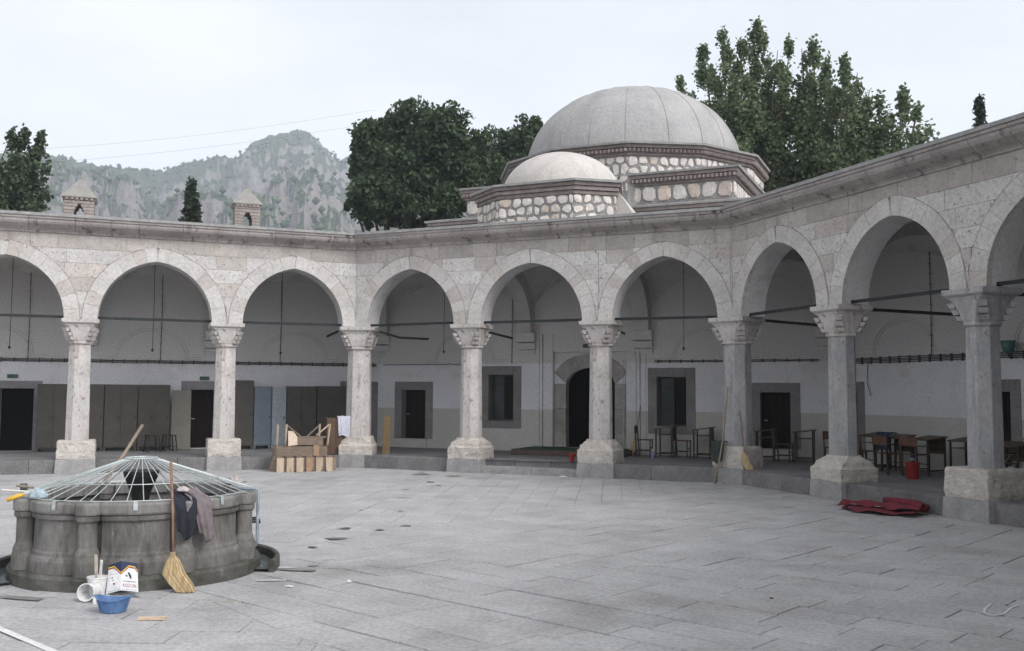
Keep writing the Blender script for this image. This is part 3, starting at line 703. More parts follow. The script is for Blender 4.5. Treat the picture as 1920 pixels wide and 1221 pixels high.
def eave(root, pts, c, z, wallk, closed=True, lead=LEAD, layers=3, over=.0, dent=True):
    """brick courses, saw-tooth course and lead lip following the polygon pts (outer line of the lip)"""
    n = len(pts)
    for q in range(layers):
        k0 = wallk+(1-wallk)*(.25+.65*q/layers); zz = z-.30+q*.10
        MB().rings([polyring(offs(pts, c, k0), zz+.006), polyring(offs(pts, c, k0), zz+.090)], cap=True).build('brick_course', BRICK, root)
    if dent:
        for i in range(n):
            a, b = Vector((*offs(pts, c, wallk+(1-wallk)*.55)[i], 0)), Vector((*offs(pts, c, wallk+(1-wallk)*.55)[(i+1) % n], 0)); L = (b-a).length; k = int(L/.115); d = (b-a)/max(k, 1); nn = Vector((d.y, -d.x, 0)).normalized()
            m = MB()
            for q in range(k):
                s = a+d*q; e = a+d*(q+.86); t = a+d*(q+.43)+nn*.075; bk = -nn*.05
                for zz0, zz1 in ((z-.215, z-.125),):
                    m.add([(*(p.xy), zz) for zz in (zz0, zz1) for p in (s, t, e, e+bk, s+bk)], [(0,1,6,5),(1,2,7,6),(2,3,8,7),(3,4,9,8),(4,0,5,9),(0,4,3,2,1),(5,6,7,8,9)])
            if k: m.build('dentil_course', BRICK, root)
    MB().rings([polyring(offs(pts, c, 1), z), polyring(offs(pts, c, 1.004), z+.055), polyring(offs(pts, c, wallk*.97), z+.10)], cap=True).build('lead_lip', lead, root)
# --- large domed classroom
cls = thing('domed_hall', 'domed hall of rubble masonry with large grey dome behind the middle arcade', 'building')
DC = (0.04, 20.05); RI = 4.12; RO = RI/math.cos(PI/12)
dod = [(DC[0]+RO*math.cos(-PI/2+PI/12+k*PI/6), DC[1]+RO*math.sin(-PI/2+PI/12+k*PI/6)) for k in range(12)]
dw = offs(dod, DC, .945)
MB().rings([polyring(dw, 5.9), polyring(dw, 8.85)]).build('drum', RUBM, cls)
eave(cls, dod, DC, 8.84, .945)
for k in (8, 9, 10, 11, 0, 1, 2):                          # faces turned towards the court
    a, b = dw[k % 12], dw[(k+1) % 12]
    rubble(cls, a, b, 8.02, 8.51, 2, 40+k, .17, .33)
    if k in (10, 11): rubble(cls, a, b, 7.52, 8.02, 2, 80+k, .17, .33)
dm = MB(); prof = []
for k in range(25):
    t = PI/2*k/24; prof.append((3.40*math.cos(t)**.92+.002, 8.90+2.63*math.sin(t)))
dm.lathe(prof, 96, (DC[0], DC[1], 0), cap=False); dmo = dm.build('dome', DOME, cls, smooth=True)
for k in range(20):
    a = -PI/2+PI/12+k*2*PI/20+random.uniform(-.05,.05); s = MB(); s.tube([(DC[0]+(r+.004)*math.cos(a), DC[1]+(r+.004)*math.sin(a), z) for r, z in prof[:-1]], .013, 5); s.build('seam', DOME, dmo, smooth=True)
# square body under the drum
sq = [(-4.16,16.12),(4.16,16.12),(4.16,24.0),(-4.16,24.0)]; SC = (0, 20.06); sw = [(x*.955, 20.06+(y-20.06)*.955) for x, y in sq]
MB().rings([polyring(sw, 5.9), polyring(sw, 7.96)]).build('square_base', RUBM, cls)
eave(cls, sq, SC, 7.95, .955)
rubble(cls, (sw[0][0]+.02, sw[0][1]), (sw[1][0]-.02, sw[1][1]), 7.22, 7.62, 1, 11, .28, .5, .05)
rubble(cls, sw[1], sw[2], 7.22, 7.62, 1, 12, .24, .4, .04)
m = MB(); r = random.Random(4); z = 6.99
for z0 in (7.03, 7.14):
    for side_pts in ((sw[0], sw[1]), (sw[1], sw[2])):
        a, b = Vector((*side_pts[0], 0)), Vector((*side_pts[1], 0)); d = (b-a).normalized(); L = (b-a).length; x = .05
        while x < L-.3:
            w = r.uniform(.2, .55); m.bar(a+d*x+Vector((0,0,z0+r.uniform(-.02,.02))), a+d*(x+w)+Vector((0,0,z0+r.uniform(-.02,.02))), .05, .06); x += w+r.uniform(.05, .4)
m.build('brick_band', BRICK, cls)
lo = [(-4.85,15.28),(4.85,15.28),(4.85,20.0),(-4.85,20.0)]; LC = (0, 17.6); lw = [(x*.965, 17.6+(y-17.6)*.94) for x, y in lo]
MB().rings([polyring(lw, 5.9), polyring(lw, 6.9)]).build('front_parapet', RUBM, cls)
eave(cls, lo, LC, 6.87, .955, dent=False)
# --- small dome over the entrance bay
sm = thing('porch_dome', 'small cream dome on low rubble drum above the middle arcade', 'dome')
def sdr(k): return [(-2.04*k,12.67),(-1.06*k,12.67-.80*k),(1.10*k,12.67-.80*k),(2.06*k,12.67),(2.06*k,15.0),(1.1*k,15.0+.8*k),(-1.06*k,15.0+.8*k),(-2.04*k,15.0)]
sp = [(-2.04,12.67),(-1.06,11.90),(1.10,11.87),(2.04,12.58),(1.52,14.3),(.9,15.0),(-.9,15.0),(-1.75,14.4)]; SCC = (0.0, 13.85)
swp = offs(sp, SCC, .915)
MB().rings([polyring(swp, 5.95), polyring(swp, 6.98)]).build('drum', RUBM, sm)
eave(sm, sp, SCC, 6.975, .915, dent=False, layers=3)
for k in (7, 0, 1, 2):
    rubble(sm, swp[k], swp[(k+1) % 8], 6.00, 6.67, 3, 200+k, .15, .38)
dm = MB(); prof = [(1.52*math.cos(PI/2*k/18)+.002, 7.04+1.08*math.sin(PI/2*k/18)) for k in range(19)]
dm.lathe(prof, 72, (0.03, 13.75, 0), cap=False); dm.build('dome', DOME2, sm, smooth=True)
bt = MB(); bt.add([(1.90,12.75,6.80),(1.75,13.6,6.80),(2.45,12.75,5.95),(2.45,13.6,5.95),(1.6,12.75,5.95),(1.5,13.6,5.95),(1.6,12.75,6.80),(1.5,13.6,6.80)], [(0,2,3,1),(0,6,4,2),(1,3,5,7),(0,1,7,6)]); bt.build('buttress', DOME2, sm)
# ------------------------------------------------------------------ chimneys
CHB = mat('chimney_brick', (.25,.215,.195), (.35,.31,.285), 5, .92, .012, 30, rnd=.08)
CHM = mat('chimney_joint', (.15,.13,.125), (.20,.18,.17), 5, .95, .01, 30)
CHC = mat('chimney_cap_cement', (.22,.21,.195), (.29,.28,.26), 3, .9, .008, 50)
def chimney(side, u, off, label, hw=.37, zt=7.17, zp=7.83):
    root = thing('chimney', label, 'chimney', W(side, u, off), side*PI/4, 'chimneys on the left roof')
    zb = 6.02; aw = .13; az = zt-.16                          # arched flue opening
    def hole(z):
        z1_ = az-.24
        if z < z1_: return aw
        return aw*math.sqrt(max(0, 1-((z-z1_)/.24)**1.4)) if z < az else 0
    z = zb; k = 0
    while z < zt-.05:
        h = .062; w = hw+(.008 if k % 2 == 0 else 0); hh = hole(z+h/2); b = MB(); m0 = CHB if k % 2 == 0 else CHM; hk = h if k % 2 == 0 else .028
        if hh < .015: b.box(-w, w, -w, w, z, z+hk)
        else:
            for s in (-1, 1):
                x0, x1 = sorted((s*hh, s*w)); b.box(x0, x1, -w, w, z, z+hk)
        b.build('brick_course' if k % 2 == 0 else 'joint_course', m0, root); z += hk; k += 1
    d = MB()
    for i in range(6):
        for s in (-1, 1):
            x = -hw+.06+i*(2*hw-.12)/5
            for fx in (0, 1):
                c = (x, s*(hw+.012)) if fx == 0 else (s*(hw+.012), x); d.box(c[0]-.04, c[0]+.04, c[1]-.04, c[1]+.04, z, z+.06)
    d.box(-hw, hw, -hw, hw, z, z+.06)
    d.build('dentil_course', CHB, root)
    e = hw+.07; MB().rings([[(-e,-e,z+.062),(e,-e,z+.062),(e,e,z+.062),(-e,e,z+.062)], [(-e,-e,z+.10),(e,-e,z+.10),(e,e,z+.10),(-e,e,z+.10)], [(-.03,-.03,zp),(.03,-.03,zp),(.03,.03,zp),(-.03,.03,zp)]]).build('cap', CHC, root)
    MB().lathe([(.03,zp-.02),(.045,zp+.02),(.02,zp+.06)], 8).build('finial', CHC, root)
    return root
chimney(1, -1.98, 16.0, 'brick chimney with pyramid cap at far left of the roof', .37, 7.13, 7.74)
chimney(1, 2.48, 16.0, 'brick chimney with pyramid cap between the small cypress and large trees', .345, 7.25, 7.83)
# ------------------------------------------------------------------ mountain
def az_el(px, py):
    d = fw + rt*((px-960)/1844.28) - up*((py-610.5)/1844.28); return math.atan2(d.x, d.y), math.atan2(d.z, math.hypot(d.x, d.y))
prof = [az_el(*p) for p in [(-700,330),(-300,290),(0,292),(90,300),(180,315),(300,328),(345,312),(390,303),(452,296),(466,274),(478,267),(512,252),(540,249),(566,244),(580,252),(598,270),(614,284),(630,308),(652,295),(700,318),(800,350),(1000,420),(1300,480),(1900,560)]]
pa = np.array([p[0] for p in prof]); pe = np.array([p[1] for p in prof])
NA, ND = 760, 260
az = np.linspace(pa[0], pa[-1], NA); rr = np.linspace(260, 1500, ND)
AZ, RR = np.meshgrid(az, rr, indexing='ij')
EL = np.interp(AZ, pa, pe)+.0055*(fbm(AZ*190, AZ*0+1, 41, 4)-.5)
X = CAM.x+RR*np.sin(AZ); Y = CAM.y+RR*np.cos(AZ)
RIDGE = 1080+140*fbm(AZ*4, AZ*0+3, 5, 3)
t = np.clip((RR-260)/(RIDGE-260), 0, 1)
sh = .22*t+.78*t**1.7
zr = np.tan(EL)*RIDGE+CAM.z
hgt = zr*sh
rough = (1-np.abs(2*fbm(X/170, Y/170, 11, 6, 2.1, .55)-1))
rough2 = fbm(X/46, Y/46, 12, 5, 2.1, .6)
env = np.sin(np.clip(t, 0, 1)*PI)**.8
rough3 = (1-np.abs(2*fbm(X/58, Y/58, 31, 5, 2.2, .6)-1))
gul = (1-np.abs(2*fbm(AZ*38+.25*rough, RR/520, 51, 4, 2.1, .55)-1))
hgt = hgt + env*(24*(gul-.7)+120*(rough-.72)+62*(rough3-.7)) + 20*(rough2-.5)*np.clip(t*1.2, 0, 1)*(1-.7*(t > .985))
back = np.clip((RR-RIDGE)/420, 0, 1); hgt = np.where(RR > RIDGE, zr*(1-.75*back)+20*(rough2-.5)*.3, hgt)
hgt = np.where(RR < RIDGE, np.minimum(hgt, (RR*np.tan(EL)*1.0+CAM.z)-4*(1-t)+3*(rough2-.5)), hgt)
hgt = np.maximum(hgt, -.5-0*hgt)
V = np.stack([X, Y, hgt], -1).reshape(-1, 3)
i, j = np.meshgrid(np.arange(NA-1), np.arange(ND-1), indexing='ij'); b0 = (i*ND+j).ravel()
F = np.stack([b0, b0+1, b0+ND+1, b0+ND], 1)
mm = bpy.data.materials.new('mountain_rock'); mm.use_nodes = True
n, l = mm.node_tree.nodes, mm.node_tree.links; bs = n['Principled BSDF']; bs.inputs['Roughness'].default_value = .95
ge = n.new('ShaderNodeNewGeometry'); tcn = n.new('ShaderNodeTexCoord')
def nz(s, d=8, r=.65):
    x = n.new('ShaderNodeTexNoise'); x.inputs['Scale'].default_value = s; x.inputs['Detail'].default_value = d; x.inputs['Roughness'].default_value = r; l.new(tcn.outputs['Object'], x.inputs['Vector']); return x
sx = n.new('ShaderNodeSeparateXYZ'); l.new(ge.outputs['Normal'], sx.inputs[0])
ad = n.new('ShaderNodeMath'); ad.operation = 'MULTIPLY_ADD'; ad.inputs[1].default_value = .75; l.new(nz(.03, 9, .72).outputs['Fac'], ad.inputs[0]); l.new(sx.outputs['Z'], ad.inputs[2])
ra = n.new('ShaderNodeMapRange'); ra.inputs['From Min'].default_value = .95; ra.inputs['From Max'].default_value = 1.04; l.new(ad.outputs[0], ra.inputs['Value'])
rock = n.new('ShaderNodeMix'); rock.data_type = 'RGBA'; rock.inputs['A'].default_value = (.19,.165,.16,1); rock.inputs['B'].default_value = (.42,.375,.36,1); l.new(nz(.05).outputs['Fac'], rock.inputs['Factor'])
gr = n.new('ShaderNodeMix'); gr.data_type = 'RGBA'; gr.inputs['A'].default_value = (.04,.065,.035,1); gr.inputs['B'].default_value = (.12,.13,.07,1); l.new(nz(.035).outputs['Fac'], gr.inputs['Factor'])
fi = n.new('ShaderNodeMix'); fi.data_type = 'RGBA'; l.new(ra.outputs[0], fi.inputs['Factor']); l.new(rock.outputs['Result'], fi.inputs['A']); l.new(gr.outputs['Result'], fi.inputs['B']); l.new(fi.outputs['Result'], bs.inputs['Base Color'])
bu = n.new('ShaderNodeBump'); bu.inputs['Distance'].default_value = 14; l.new(nz(.09).outputs['Fac'], bu.inputs['Height']); l.new(bu.outputs[0], bs.inputs['Normal'])
tag(link('mountain', fast_mesh('mountain', V, F, mm, True)), kind='structure')
# scattered oak scrub on the slopes
def leaf_mat(name, c1, c2, tr=.25):
    m = bpy.data.materials.new(name); m.use_nodes = True; n, l = m.node_tree.nodes, m.node_tree.links; n.clear()
    out = n.new('ShaderNodeOutputMaterial'); g = n.new('ShaderNodeNewGeometry'); mx = n.new('ShaderNodeMix'); mx.data_type = 'RGBA'
    mx.inputs['A'].default_value = (*c1, 1); mx.inputs['B'].default_value = (*c2, 1); l.new(g.outputs['Random Per Island'], mx.inputs['Factor'])
    d = n.new('ShaderNodeBsdfPrincipled'); d.inputs['Roughness'].default_value = .6; d.inputs['Specular IOR Level'].default_value = .25; l.new(mx.outputs['Result'], d.inputs['Base Color'])
    tl = n.new('ShaderNodeBsdfTranslucent'); l.new(mx.outputs['Result'], tl.inputs['Color']); ms = n.new('ShaderNodeMixShader'); ms.inputs[0].default_value = tr
    l.new(d.outputs[0], ms.inputs[1]); l.new(tl.outputs[0], ms.inputs[2]); l.new(ms.outputs[0], out.inputs[0]); return m
Zg = hgt; gz = np.gradient(Zg, axis=1)/np.gradient(rr)[None, :]
cand = 26000; ia = NR.integers(0, NA-1, cand); idd = NR.integers(3, ND-70, cand)
ok = (np.abs(gz[ia, idd]) < .95) & (fbm(X[ia, idd]/60, Y[ia, idd]/60, 21, 4) + .1*NR.random(cand) > .47) & (RR[ia, idd] < RIDGE[ia, idd]-5) & (az[ia] < az_el(900, 400)[0])
ia, idd = ia[ok], idd[ok]; N = len(ia)
jx = NR.normal(0, 3, N); jy = NR.normal(0, 3, N); C = np.stack([X[ia, idd]+jx, Y[ia, idd]+jy, hgt[ia, idd]], 1)
S = NR.uniform(1.3, 3.4, N)
O8 = np.array([(1,0,.2),(0,1,.15),(-1,0,.25),(0,-1,.2),(0,0,1.1),(0,0,-.6)])
Vs = (C[:, None, :] + O8[None]*S[:, None, None]*NR.uniform(.75, 1.25, (N, 6, 1))).reshape(-1, 3)
T = np.array([(0,1,4),(1,2,4),(2,3,4),(3,0,4),(1,0,5),(2,1,5),(3,2,5),(0,3,5)])
Fs = (np.arange(N)[:, None, None]*6+T[None]).reshape(-1, 3)
tag(link('hillside_scrub', fast_mesh('hillside_scrub', Vs, Fs, leaf_mat('scrub', (.04,.065,.03), (.09,.115,.05), .05), True)), 'dark green scrub scattered over the mountain slopes', 'scrub', kind='stuff')

# ------------------------------------------------------------------ trees
def leaves(P, size, mat_, name, parent, droop=.0, aspect=1.5):
    N = len(P); a = NR.normal(size=(N, 3)); a /= np.linalg.norm(a, axis=1)[:, None]; b = NR.normal(size=(N, 3)); b -= (b*a).sum(1)[:, None]*a; b /= np.linalg.norm(b, axis=1)[:, None]
    s = (size*NR.uniform(.6, 1.3, N))[:, None]; a = a*s*aspect*.5; b = b*s*.5
    V = np.stack([P-a, P+b*.9-a*.1, P+a, P-b*.9-a*.1], 1).reshape(-1, 3)
    F = np.arange(4*N).reshape(-1, 4)
    return link(name, fast_mesh(name, V, F, mat_), parent)
BARK = mat('bark', (.07,.055,.042), (.13,.105,.085), 4, .95, .02, 14, stretch=(1,1,.2))
def at(px, py, dist):
    a, e = az_el(px, py); return Vector((CAM.x+dist*math.sin(a), CAM.y+dist*math.cos(a), CAM.z+dist*math.tan(e)))
def trunk(root, pts, r0, r1, name='trunk'):
    MB().tube(pts, [r0+(r1-r0)*k/(len(pts)-1) for k in range(len(pts))], 8).build(name, BARK, root, smooth=True)
def broad_tree(name, label, blobs, dist, lm, nleaf, size, cat='tree', group='trees behind the hall'):
    """blobs: (px,py,rx_px,ry_px,depth shift) clumps given at their place beyond the hall"""
    cx = sum(b[0]*b[2] for b in blobs)/sum(b[2] for b in blobs)
    base = at(cx, 600, dist); base.z = 0
    root = thing(name, label, cat, base, 0, group)
    rel = lambda v: v-base
    wts = np.array([b[2]*b[3] for b in blobs], float); wts /= wts.sum(); pts = []
    main = max(blobs, key=lambda b: b[2]*b[3]); top = rel(at(main[0], main[1], dist))
    trunk(root, [(0,0,-.2), (.1,.05,top.z*.35), (top.x*.4, top.y*.4, top.z*.7), tuple(top)], .42, .10)
    for b, w in zip(blobs, wts):
        D = dist+b[4]; c = rel(at(b[0], b[1], D)); rx, ry = b[2]/1844*D, b[3]/1844*D
        trunk(root, [(0,0,top.z*.35), tuple(c*.55+Vector((0,0,top.z*.12))), tuple(c)], .16, .03, 'limb')
        n = int(nleaf*w); ncl = max(8, int(n/60))
        q = NR.normal(size=(ncl, 3)); q /= np.linalg.norm(q, axis=1)[:, None]; q *= (NR.random(ncl)**.33)[:, None]*NR.uniform(.86, 1.14, ncl)[:, None]
        cc = np.array(c)+q*np.array([rx, rx*.8, ry])
        ii = NR.integers(0, ncl, n); cr = NR.uniform(.35, 1.1, ncl)*min(rx, ry)*.42
        o = NR.normal(size=(n, 3)); o /= np.linalg.norm(o, axis=1)[:, None]; o *= (NR.random(n)**.45)[:, None]*cr[ii][:, None]
        pts.append(cc[ii]+o)
    leaves(np.concatenate(pts), size, lm, 'crown', root)
    return root
DKL = leaf_mat('dark_broad_leaf', (.030,.050,.026), (.075,.105,.050), .25)
broad_tree('broadleaf_tree', 'large dark broadleaf tree left of the dome', [(700,285,46,60,0),(770,250,62,52,1),(830,255,52,55,-1),(740,335,82,60,0),(830,335,80,72,1),(710,375,62,48,-1),(790,385,100,45,0),(680,330,30,55,0),(885,310,52,60,2),(660,380,18,20,0)], 46, DKL, 60000, .165)
broad_tree('broadleaf_tree', 'dark broadleaf tree half hidden behind the left edge of the dome', [(985,262,34,40,0),(935,290,42,46,2),(1000,300,50,44,0),(940,340,55,50,0),(1010,340,60,40,3)], 50, DKL, 26000, .165)
# aspens: upright plumes
ASP = leaf_mat('aspen_leaf', (.075,.11,.06), (.19,.235,.13), .4)
def plume_tree(name, label, bpx, plumes, dist, lm, size, dens, group=None, bend=0, wide=1.0, base_py=470, fill=True):
    base = at(bpx, 600, dist); base.z = 0
    root = thing(name, label, 'tree', base, 0, group); P = []
    for (px, py, wpx, sy, dd) in plumes:                     # tip px,py ; half width px ; py where plume starts
        D = dist+dd; tip = at(px, py, D)-base; st = at(bpx+(px-bpx)*.62, sy, D)-base
        mid = st*.5+tip*.5+Vector((0,0,0)); mid += (rt*bend*(tip.z-st.z)*-.12)
        foot = Vector((0,0,max(.5, st.z*.35)))
        trunk(root, [tuple(foot), tuple(st), tuple(mid), tuple(tip)], .10, .012, 'branch')
        L = (tip-st).length; w = wpx/1844*D*wide*1.4; n = int(L*w*dens)
        tt = NR.random(n)**.8; ncl = max(8, int(L/.28)); 
        ct = np.sort(NR.random(ncl)); ca = NR.uniform(0, 2*PI, ncl); cr_ = NR.random(ncl)**.5
        ii = NR.integers(0, ncl, n); t_ = ct[ii]
        env = (1-t_)**.75*(.55+.45*np.sin(np.clip(t_*1.6+.25, 0, 1)*PI/2))+.05
        stv, mv, tv = np.array(st), np.array(mid), np.array(tip)
        ax = ((1-t_)**2)[:, None]*stv+(2*t_*(1-t_))[:, None]*mv+(t_**2)[:, None]*tv
        off = np.stack([np.cos(ca[ii])*cr_[ii], np.sin(ca[ii])*cr_[ii], np.zeros(n)], 1)*(env*w)[:, None]
        jit = NR.normal(size=(n, 3))*np.array([.15, .15, .30])*(.45+env[:, None]*.7)
        P.append(ax+off+jit)
    trunk(root, [(0,0,-.2), (0,0,2.5), (.05,0,5)], .30, .16)
    leaves(np.concatenate(P), size, lm, 'crown', root, aspect=1.15)
    return root
plume_tree('aspen_tree', 'tall pale green poplar immediately right of the large dome', 1400,
    [(1270,150,26,330,0),(1315,92,30,330,1),(1350,62,34,330,-1),(1385,75,34,340,0),(1418,48,36,340,1),(1455,92,32,340,0),(1478,85,24,330,-1),(1290,190,30,340,0),(1340,160,40,350,1),(1400,150,46,350,-2),(1450,160,42,350,1),(1300,240,36,360,0),(1370,240,46,370,0),(1440,240,46,360,-1),(1480,200,36,360,0)], 36, ASP, .125, 680, 'poplars right of the dome')
plume_tree('aspen_tree', 'pale green poplar with rounded top above the middle of the right arcade', 1545,
    [(1500,88,26,340,0),(1522,78,32,340,0),(1550,98,30,340,1),(1582,116,30,335,-1),(1605,132,26,330,0),(1628,165,20,330,0),(1520,170,40,355,0),(1570,180,44,350,1),(1615,205,36,340,-1),(1540,240,48,360,0),(1600,255,44,345,0),(1500,240,36,365,1)], 35, ASP, .125, 680, 'poplars right of the dome')
plume_tree('aspen_tree', 'thin loose poplar at the right end of the tree group', 1665,
    [(1645,175,18,330,0),(1662,205,22,320,0),(1690,170,18,320,0),(1718,200,12,300,1),(1742,232,16,300,0),(1675,240,26,330,0),(1640,240,30,335,0),(1715,255,16,310,0)], 34, ASP, .14, 420, 'poplars right of the dome')
WIL = leaf_mat('willow_leaf', (.035,.055,.03), (.085,.11,.06), .3)
plume_tree('willow_tree', 'wind-bent dark green tree at the left edge of the view', 12,
    [(-60,270,34,420,0),(-20,262,34,420,0),(20,258,30,420,0),(50,255,26,420,0),(78,262,22,410,0),(70,285,22,415,1),(90,318,20,420,0),(30,300,34,430,-1),(-10,310,40,430,0),(60,345,30,430,0),(85,360,16,425,0),(-100,280,40,420,0)], 44, WIL, .17, 240, None, bend=1.6)
CON = leaf_mat('conifer_leaf', (.018,.030,.018), (.045,.062,.035), .1)
def conifer(px, top, bot, dist, hw, label, dens=700):
    base = at(px, bot, dist); zt = at(px, top, dist).z; base.z = 0; zb = at(px, bot, dist).z-1.0
    root = thing('conifer', label, 'tree', base); trunk(root, [(0,0,0), (0,0,zt*.6), (0,0,zt)], .16, .02)
    L = zt-zb; P = []; k = 0; z = zb
    while z < zt-.1:
        f = 1-(z-zb)/L; nb = 6; w = hw*(f**.75)+.05
        for q in range(nb):
            a = NR.uniform(0, 2*PI); ln = w*NR.uniform(.6, 1.25); n = int(dens*ln*.12)+3; t = NR.random(n)
            P.append(np.stack([np.cos(a)*ln*t, np.sin(a)*ln*t, z+.25*ln*t+NR.normal(0, .05, n)], 1)+NR.normal(0, .045, (n, 3)))
        z += .16
    leaves(np.concatenate(P), .13, CON, 'crown', root, aspect=1.9); return root
conifer(357, 338, 420, 40, .42, 'small dark cypress between the two chimneys')
conifer(1836, 172, 242, 40, .30, 'thin conifer tip above the right end of the arcade', 420)
# ------------------------------------------------------------------ overhead wires
for k, (p, q) in enumerate((((-200,300),(700,208)), ((-200,330),(760,222)))):
    a, b = at(*p, 60), at(*q, 60); pts = [a.lerp(b, s/16)-Vector((0,0,.5*math.sin(PI*s/16))) for s in range(17)]
    tag(MB().tube(pts, .004, 4).build('overhead_wire', IRON), ('upper', 'lower')[k]+' thin overhead wire crossing the sky at left', 'wire', 'overhead wires')
# ------------------------------------------------------------------ haze in the valley
hz = MB(); hz.box(-1900, 1900, -700, 1900, -1.2, 420)
hv = bpy.data.materials.new('valley_haze'); hv.use_nodes = True; n, l = hv.node_tree.nodes, hv.node_tree.links; n.clear()
o = n.new('ShaderNodeOutputMaterial'); pv = n.new('ShaderNodeVolumePrincipled'); pv.inputs['Color'].default_value = (.79,.885,1.0,1); pv.inputs['Density'].default_value = .00052; pv.inputs['Anisotropy'].default_value = .2
l.new(pv.outputs[0], o.inputs['Volume'])
ho = hz.build('haze', hv); tag(ho, 'pale blue haze filling the valley air', 'haze', kind='stuff')
# ------------------------------------------------------------------ fountain
fo = thing('fountain', 'round grey stone ablution fountain with colonnettes and wire cage, left foreground', 'fountain', FC)
CA = math.atan2(CAM.y-FC.y, CAM.x-FC.x); CO = CA+math.radians(21)         # towards the camera; first colonnette
def fang(k): return CO+k*PI/4
def ringr(a):                                              # bulged panels between recesses
    t = ((a-CO+PI/8) % (PI/4))-PI/8; t = abs(t)            # 0 at a colonnette
    return 0 if t < math.radians(5.5) else 1
def modring(rp, rr_, z, n=192, a0=None, a1=None):
    out = []
    for k in range(n):
        a = 2*PI*k/n+CO; t = abs(((k*360/n+22.5) % 45)-22.5); s = min(1, max(0, (t-5.0)/2.5)); out.append(((rr_+(rp-rr_)*s)*math.cos(a), (rr_+(rp-rr_)*s)*math.sin(a), z))
    return out
b = MB(); b.lathe([(1.24,-.02),(1.262,-.02),(1.265,.11),(1.245,.145),(1.0,.15)], 72); b.build('base', FOUNTB, fo)
prof = [(1.205,.145),(1.21,.26),(1.20,.29),(1.18,.31),(1.178,.34),(1.165,.36),(1.16,.40),(1.155,.645),(1.165,.66),(1.185,.665),(1.19,.70),(1.175,.715)]
for k in range(8):                                         # one curved panel stone between each pair of colonnettes
    m = MB(); n = 12; a0, a1 = fang(k)+math.radians(6.1), fang(k+1)-math.radians(6.1); rs = []
    pr = [(1.06,.145)]+prof+[(1.06,.715)]
    for q in range(n+1):
        a = a0+(a1-a0)*q/n; th = a-(a0+a1)/2; lob = (.50*math.cos(th)+math.sqrt(.68**2-(.50*math.sin(th))**2))/1.18-1; rs.append([(r*(1+(1.7*lob if r > 1.1 else 0))*math.cos(a), r*(1+(1.7*lob if r > 1.1 else 0))*math.sin(a), z) for r, z in pr])
    m.rings(rs); o = m.build('panel_stone', FOUNT, fo, smooth=False)
    m = MB(); rp = [(1.02,.718),(1.195,.718),(1.205,.74),(1.205,.815),(1.185,.835),(1.02,.835)]
    rs = []
    for q in range(n+1):
        a = a0+math.radians(-.6)+(a1-a0+math.radians(1.2))*q/n; th = a-(a0+a1)/2; lob = (.50*math.cos(th)+math.sqrt(.68**2-(.50*math.sin(th))**2))/1.18-1; rs.append([(r*(1+(1.4*lob if r > 1.1 else 0))*math.cos(a), r*(1+(1.4*lob if r > 1.1 else 0))*math.sin(a), z) for r, z in rp])
    m.rings(rs); m.build('rim_stone', FRIM, fo, bevel=.006)
    a = fang(k); c = (1.14*math.cos(a), 1.14*math.sin(a), 0)
    m = MB(); m.lathe([(.122,.14),(.124,.27),(.118,.30),(.113,.32),(.112,.35),(.104,.37),(.088,.41),(.086,.64),(.096,.655),(.108,.665),(.110,.705),(.10,.715)], 20, c); m.build('colonnette', FOUNT, fo, smooth=False)
    m = MB(); m.lathe([(.116,.718),(.122,.74),(.122,.815),(.108,.835)], 20, c); m.build('colonnette_cap', FRIM, fo, bevel=.004)
m = MB(); m.lathe([(1.065,.15),(1.065,.834)], 64, cap=False); m.build('basin_wall', FOUNTB, fo)  # darker stone paints shade into the recesses beside the colonnettes
m = MB(); m.lathe([(1.06,.40),(.01,.401)], 64, cap=False); m.build('water', WATER, fo)
m = MB(); m.lathe([(.10,.15),(.085,.62),(.085,.74),(.11,.84),(.175,1.0),(.185,1.05),(.15,1.06),(.03,1.06)], 24); m.build('pedestal', mat('black_stone', (.012,.012,.012), (.03,.03,.028), 5, .6, .01, 20), fo)
# wire cage
ring = MB(); ring.tube([(.16*math.cos(2*PI*k/24), .16*math.sin(2*PI*k/24), 1.19) for k in range(25)], .012, 6); ring.build('top_ring', GALV, fo)
for q in range(46):
    a = 2*PI*q/46+.05; w = MB(); w.tube([(.155*math.cos(a), .155*math.sin(a), 1.185), (1.15*math.cos(a+random.uniform(-.03,.03)), 1.15*math.sin(a), .848)], .0048, 5); w.build('cage_rod', GALV, fo)
for r_, z_ in ((.80,.975), (1.16,.850)):
    w = MB(); w.tube([(r_*math.cos(2*PI*k/64), r_*math.sin(2*PI*k/64), z_) for k in range(65)], .005, 5); w.build('cage_hoop', GALV, fo)
for d in (-2, -40, 40, 62):                        # straps holding the cage to the rim
    a = CA+math.radians(d); s = MB(); t = Vector((-math.sin(a), math.cos(a), 0))*.02; cs, sn = math.cos(a), math.sin(a)
    P = []
    for r_, z_ in ((1.10,.845),(1.213,.845),(1.217,.765)): P += [Vector((r_*cs, r_*sn, z_))-t, Vector((r_*cs, r_*sn, z_))+t]
    s.add(P, [(0,1,3,2),(2,3,5,4)]); o = s.build('strap', GALV, fo); sm_ = o.modifiers.new('s', 'SOLIDIFY'); sm_.thickness = .004
pa_ = CA+math.radians(68)
w = MB(); P = [(1.02,.87),(1.26,.87),(1.275,.855),(1.275,.32),(1.26,.27),(1.17,.24)]; w.tube([(r_*math.cos(pa_), r_*math.sin(pa_), z_) for r_, z_ in P], .017, 8); w.build('pipe', mat('grey_pipe', (.22,.26,.30), (.33,.37,.40), 10, .5, metallic=.3), fo, smooth=True)
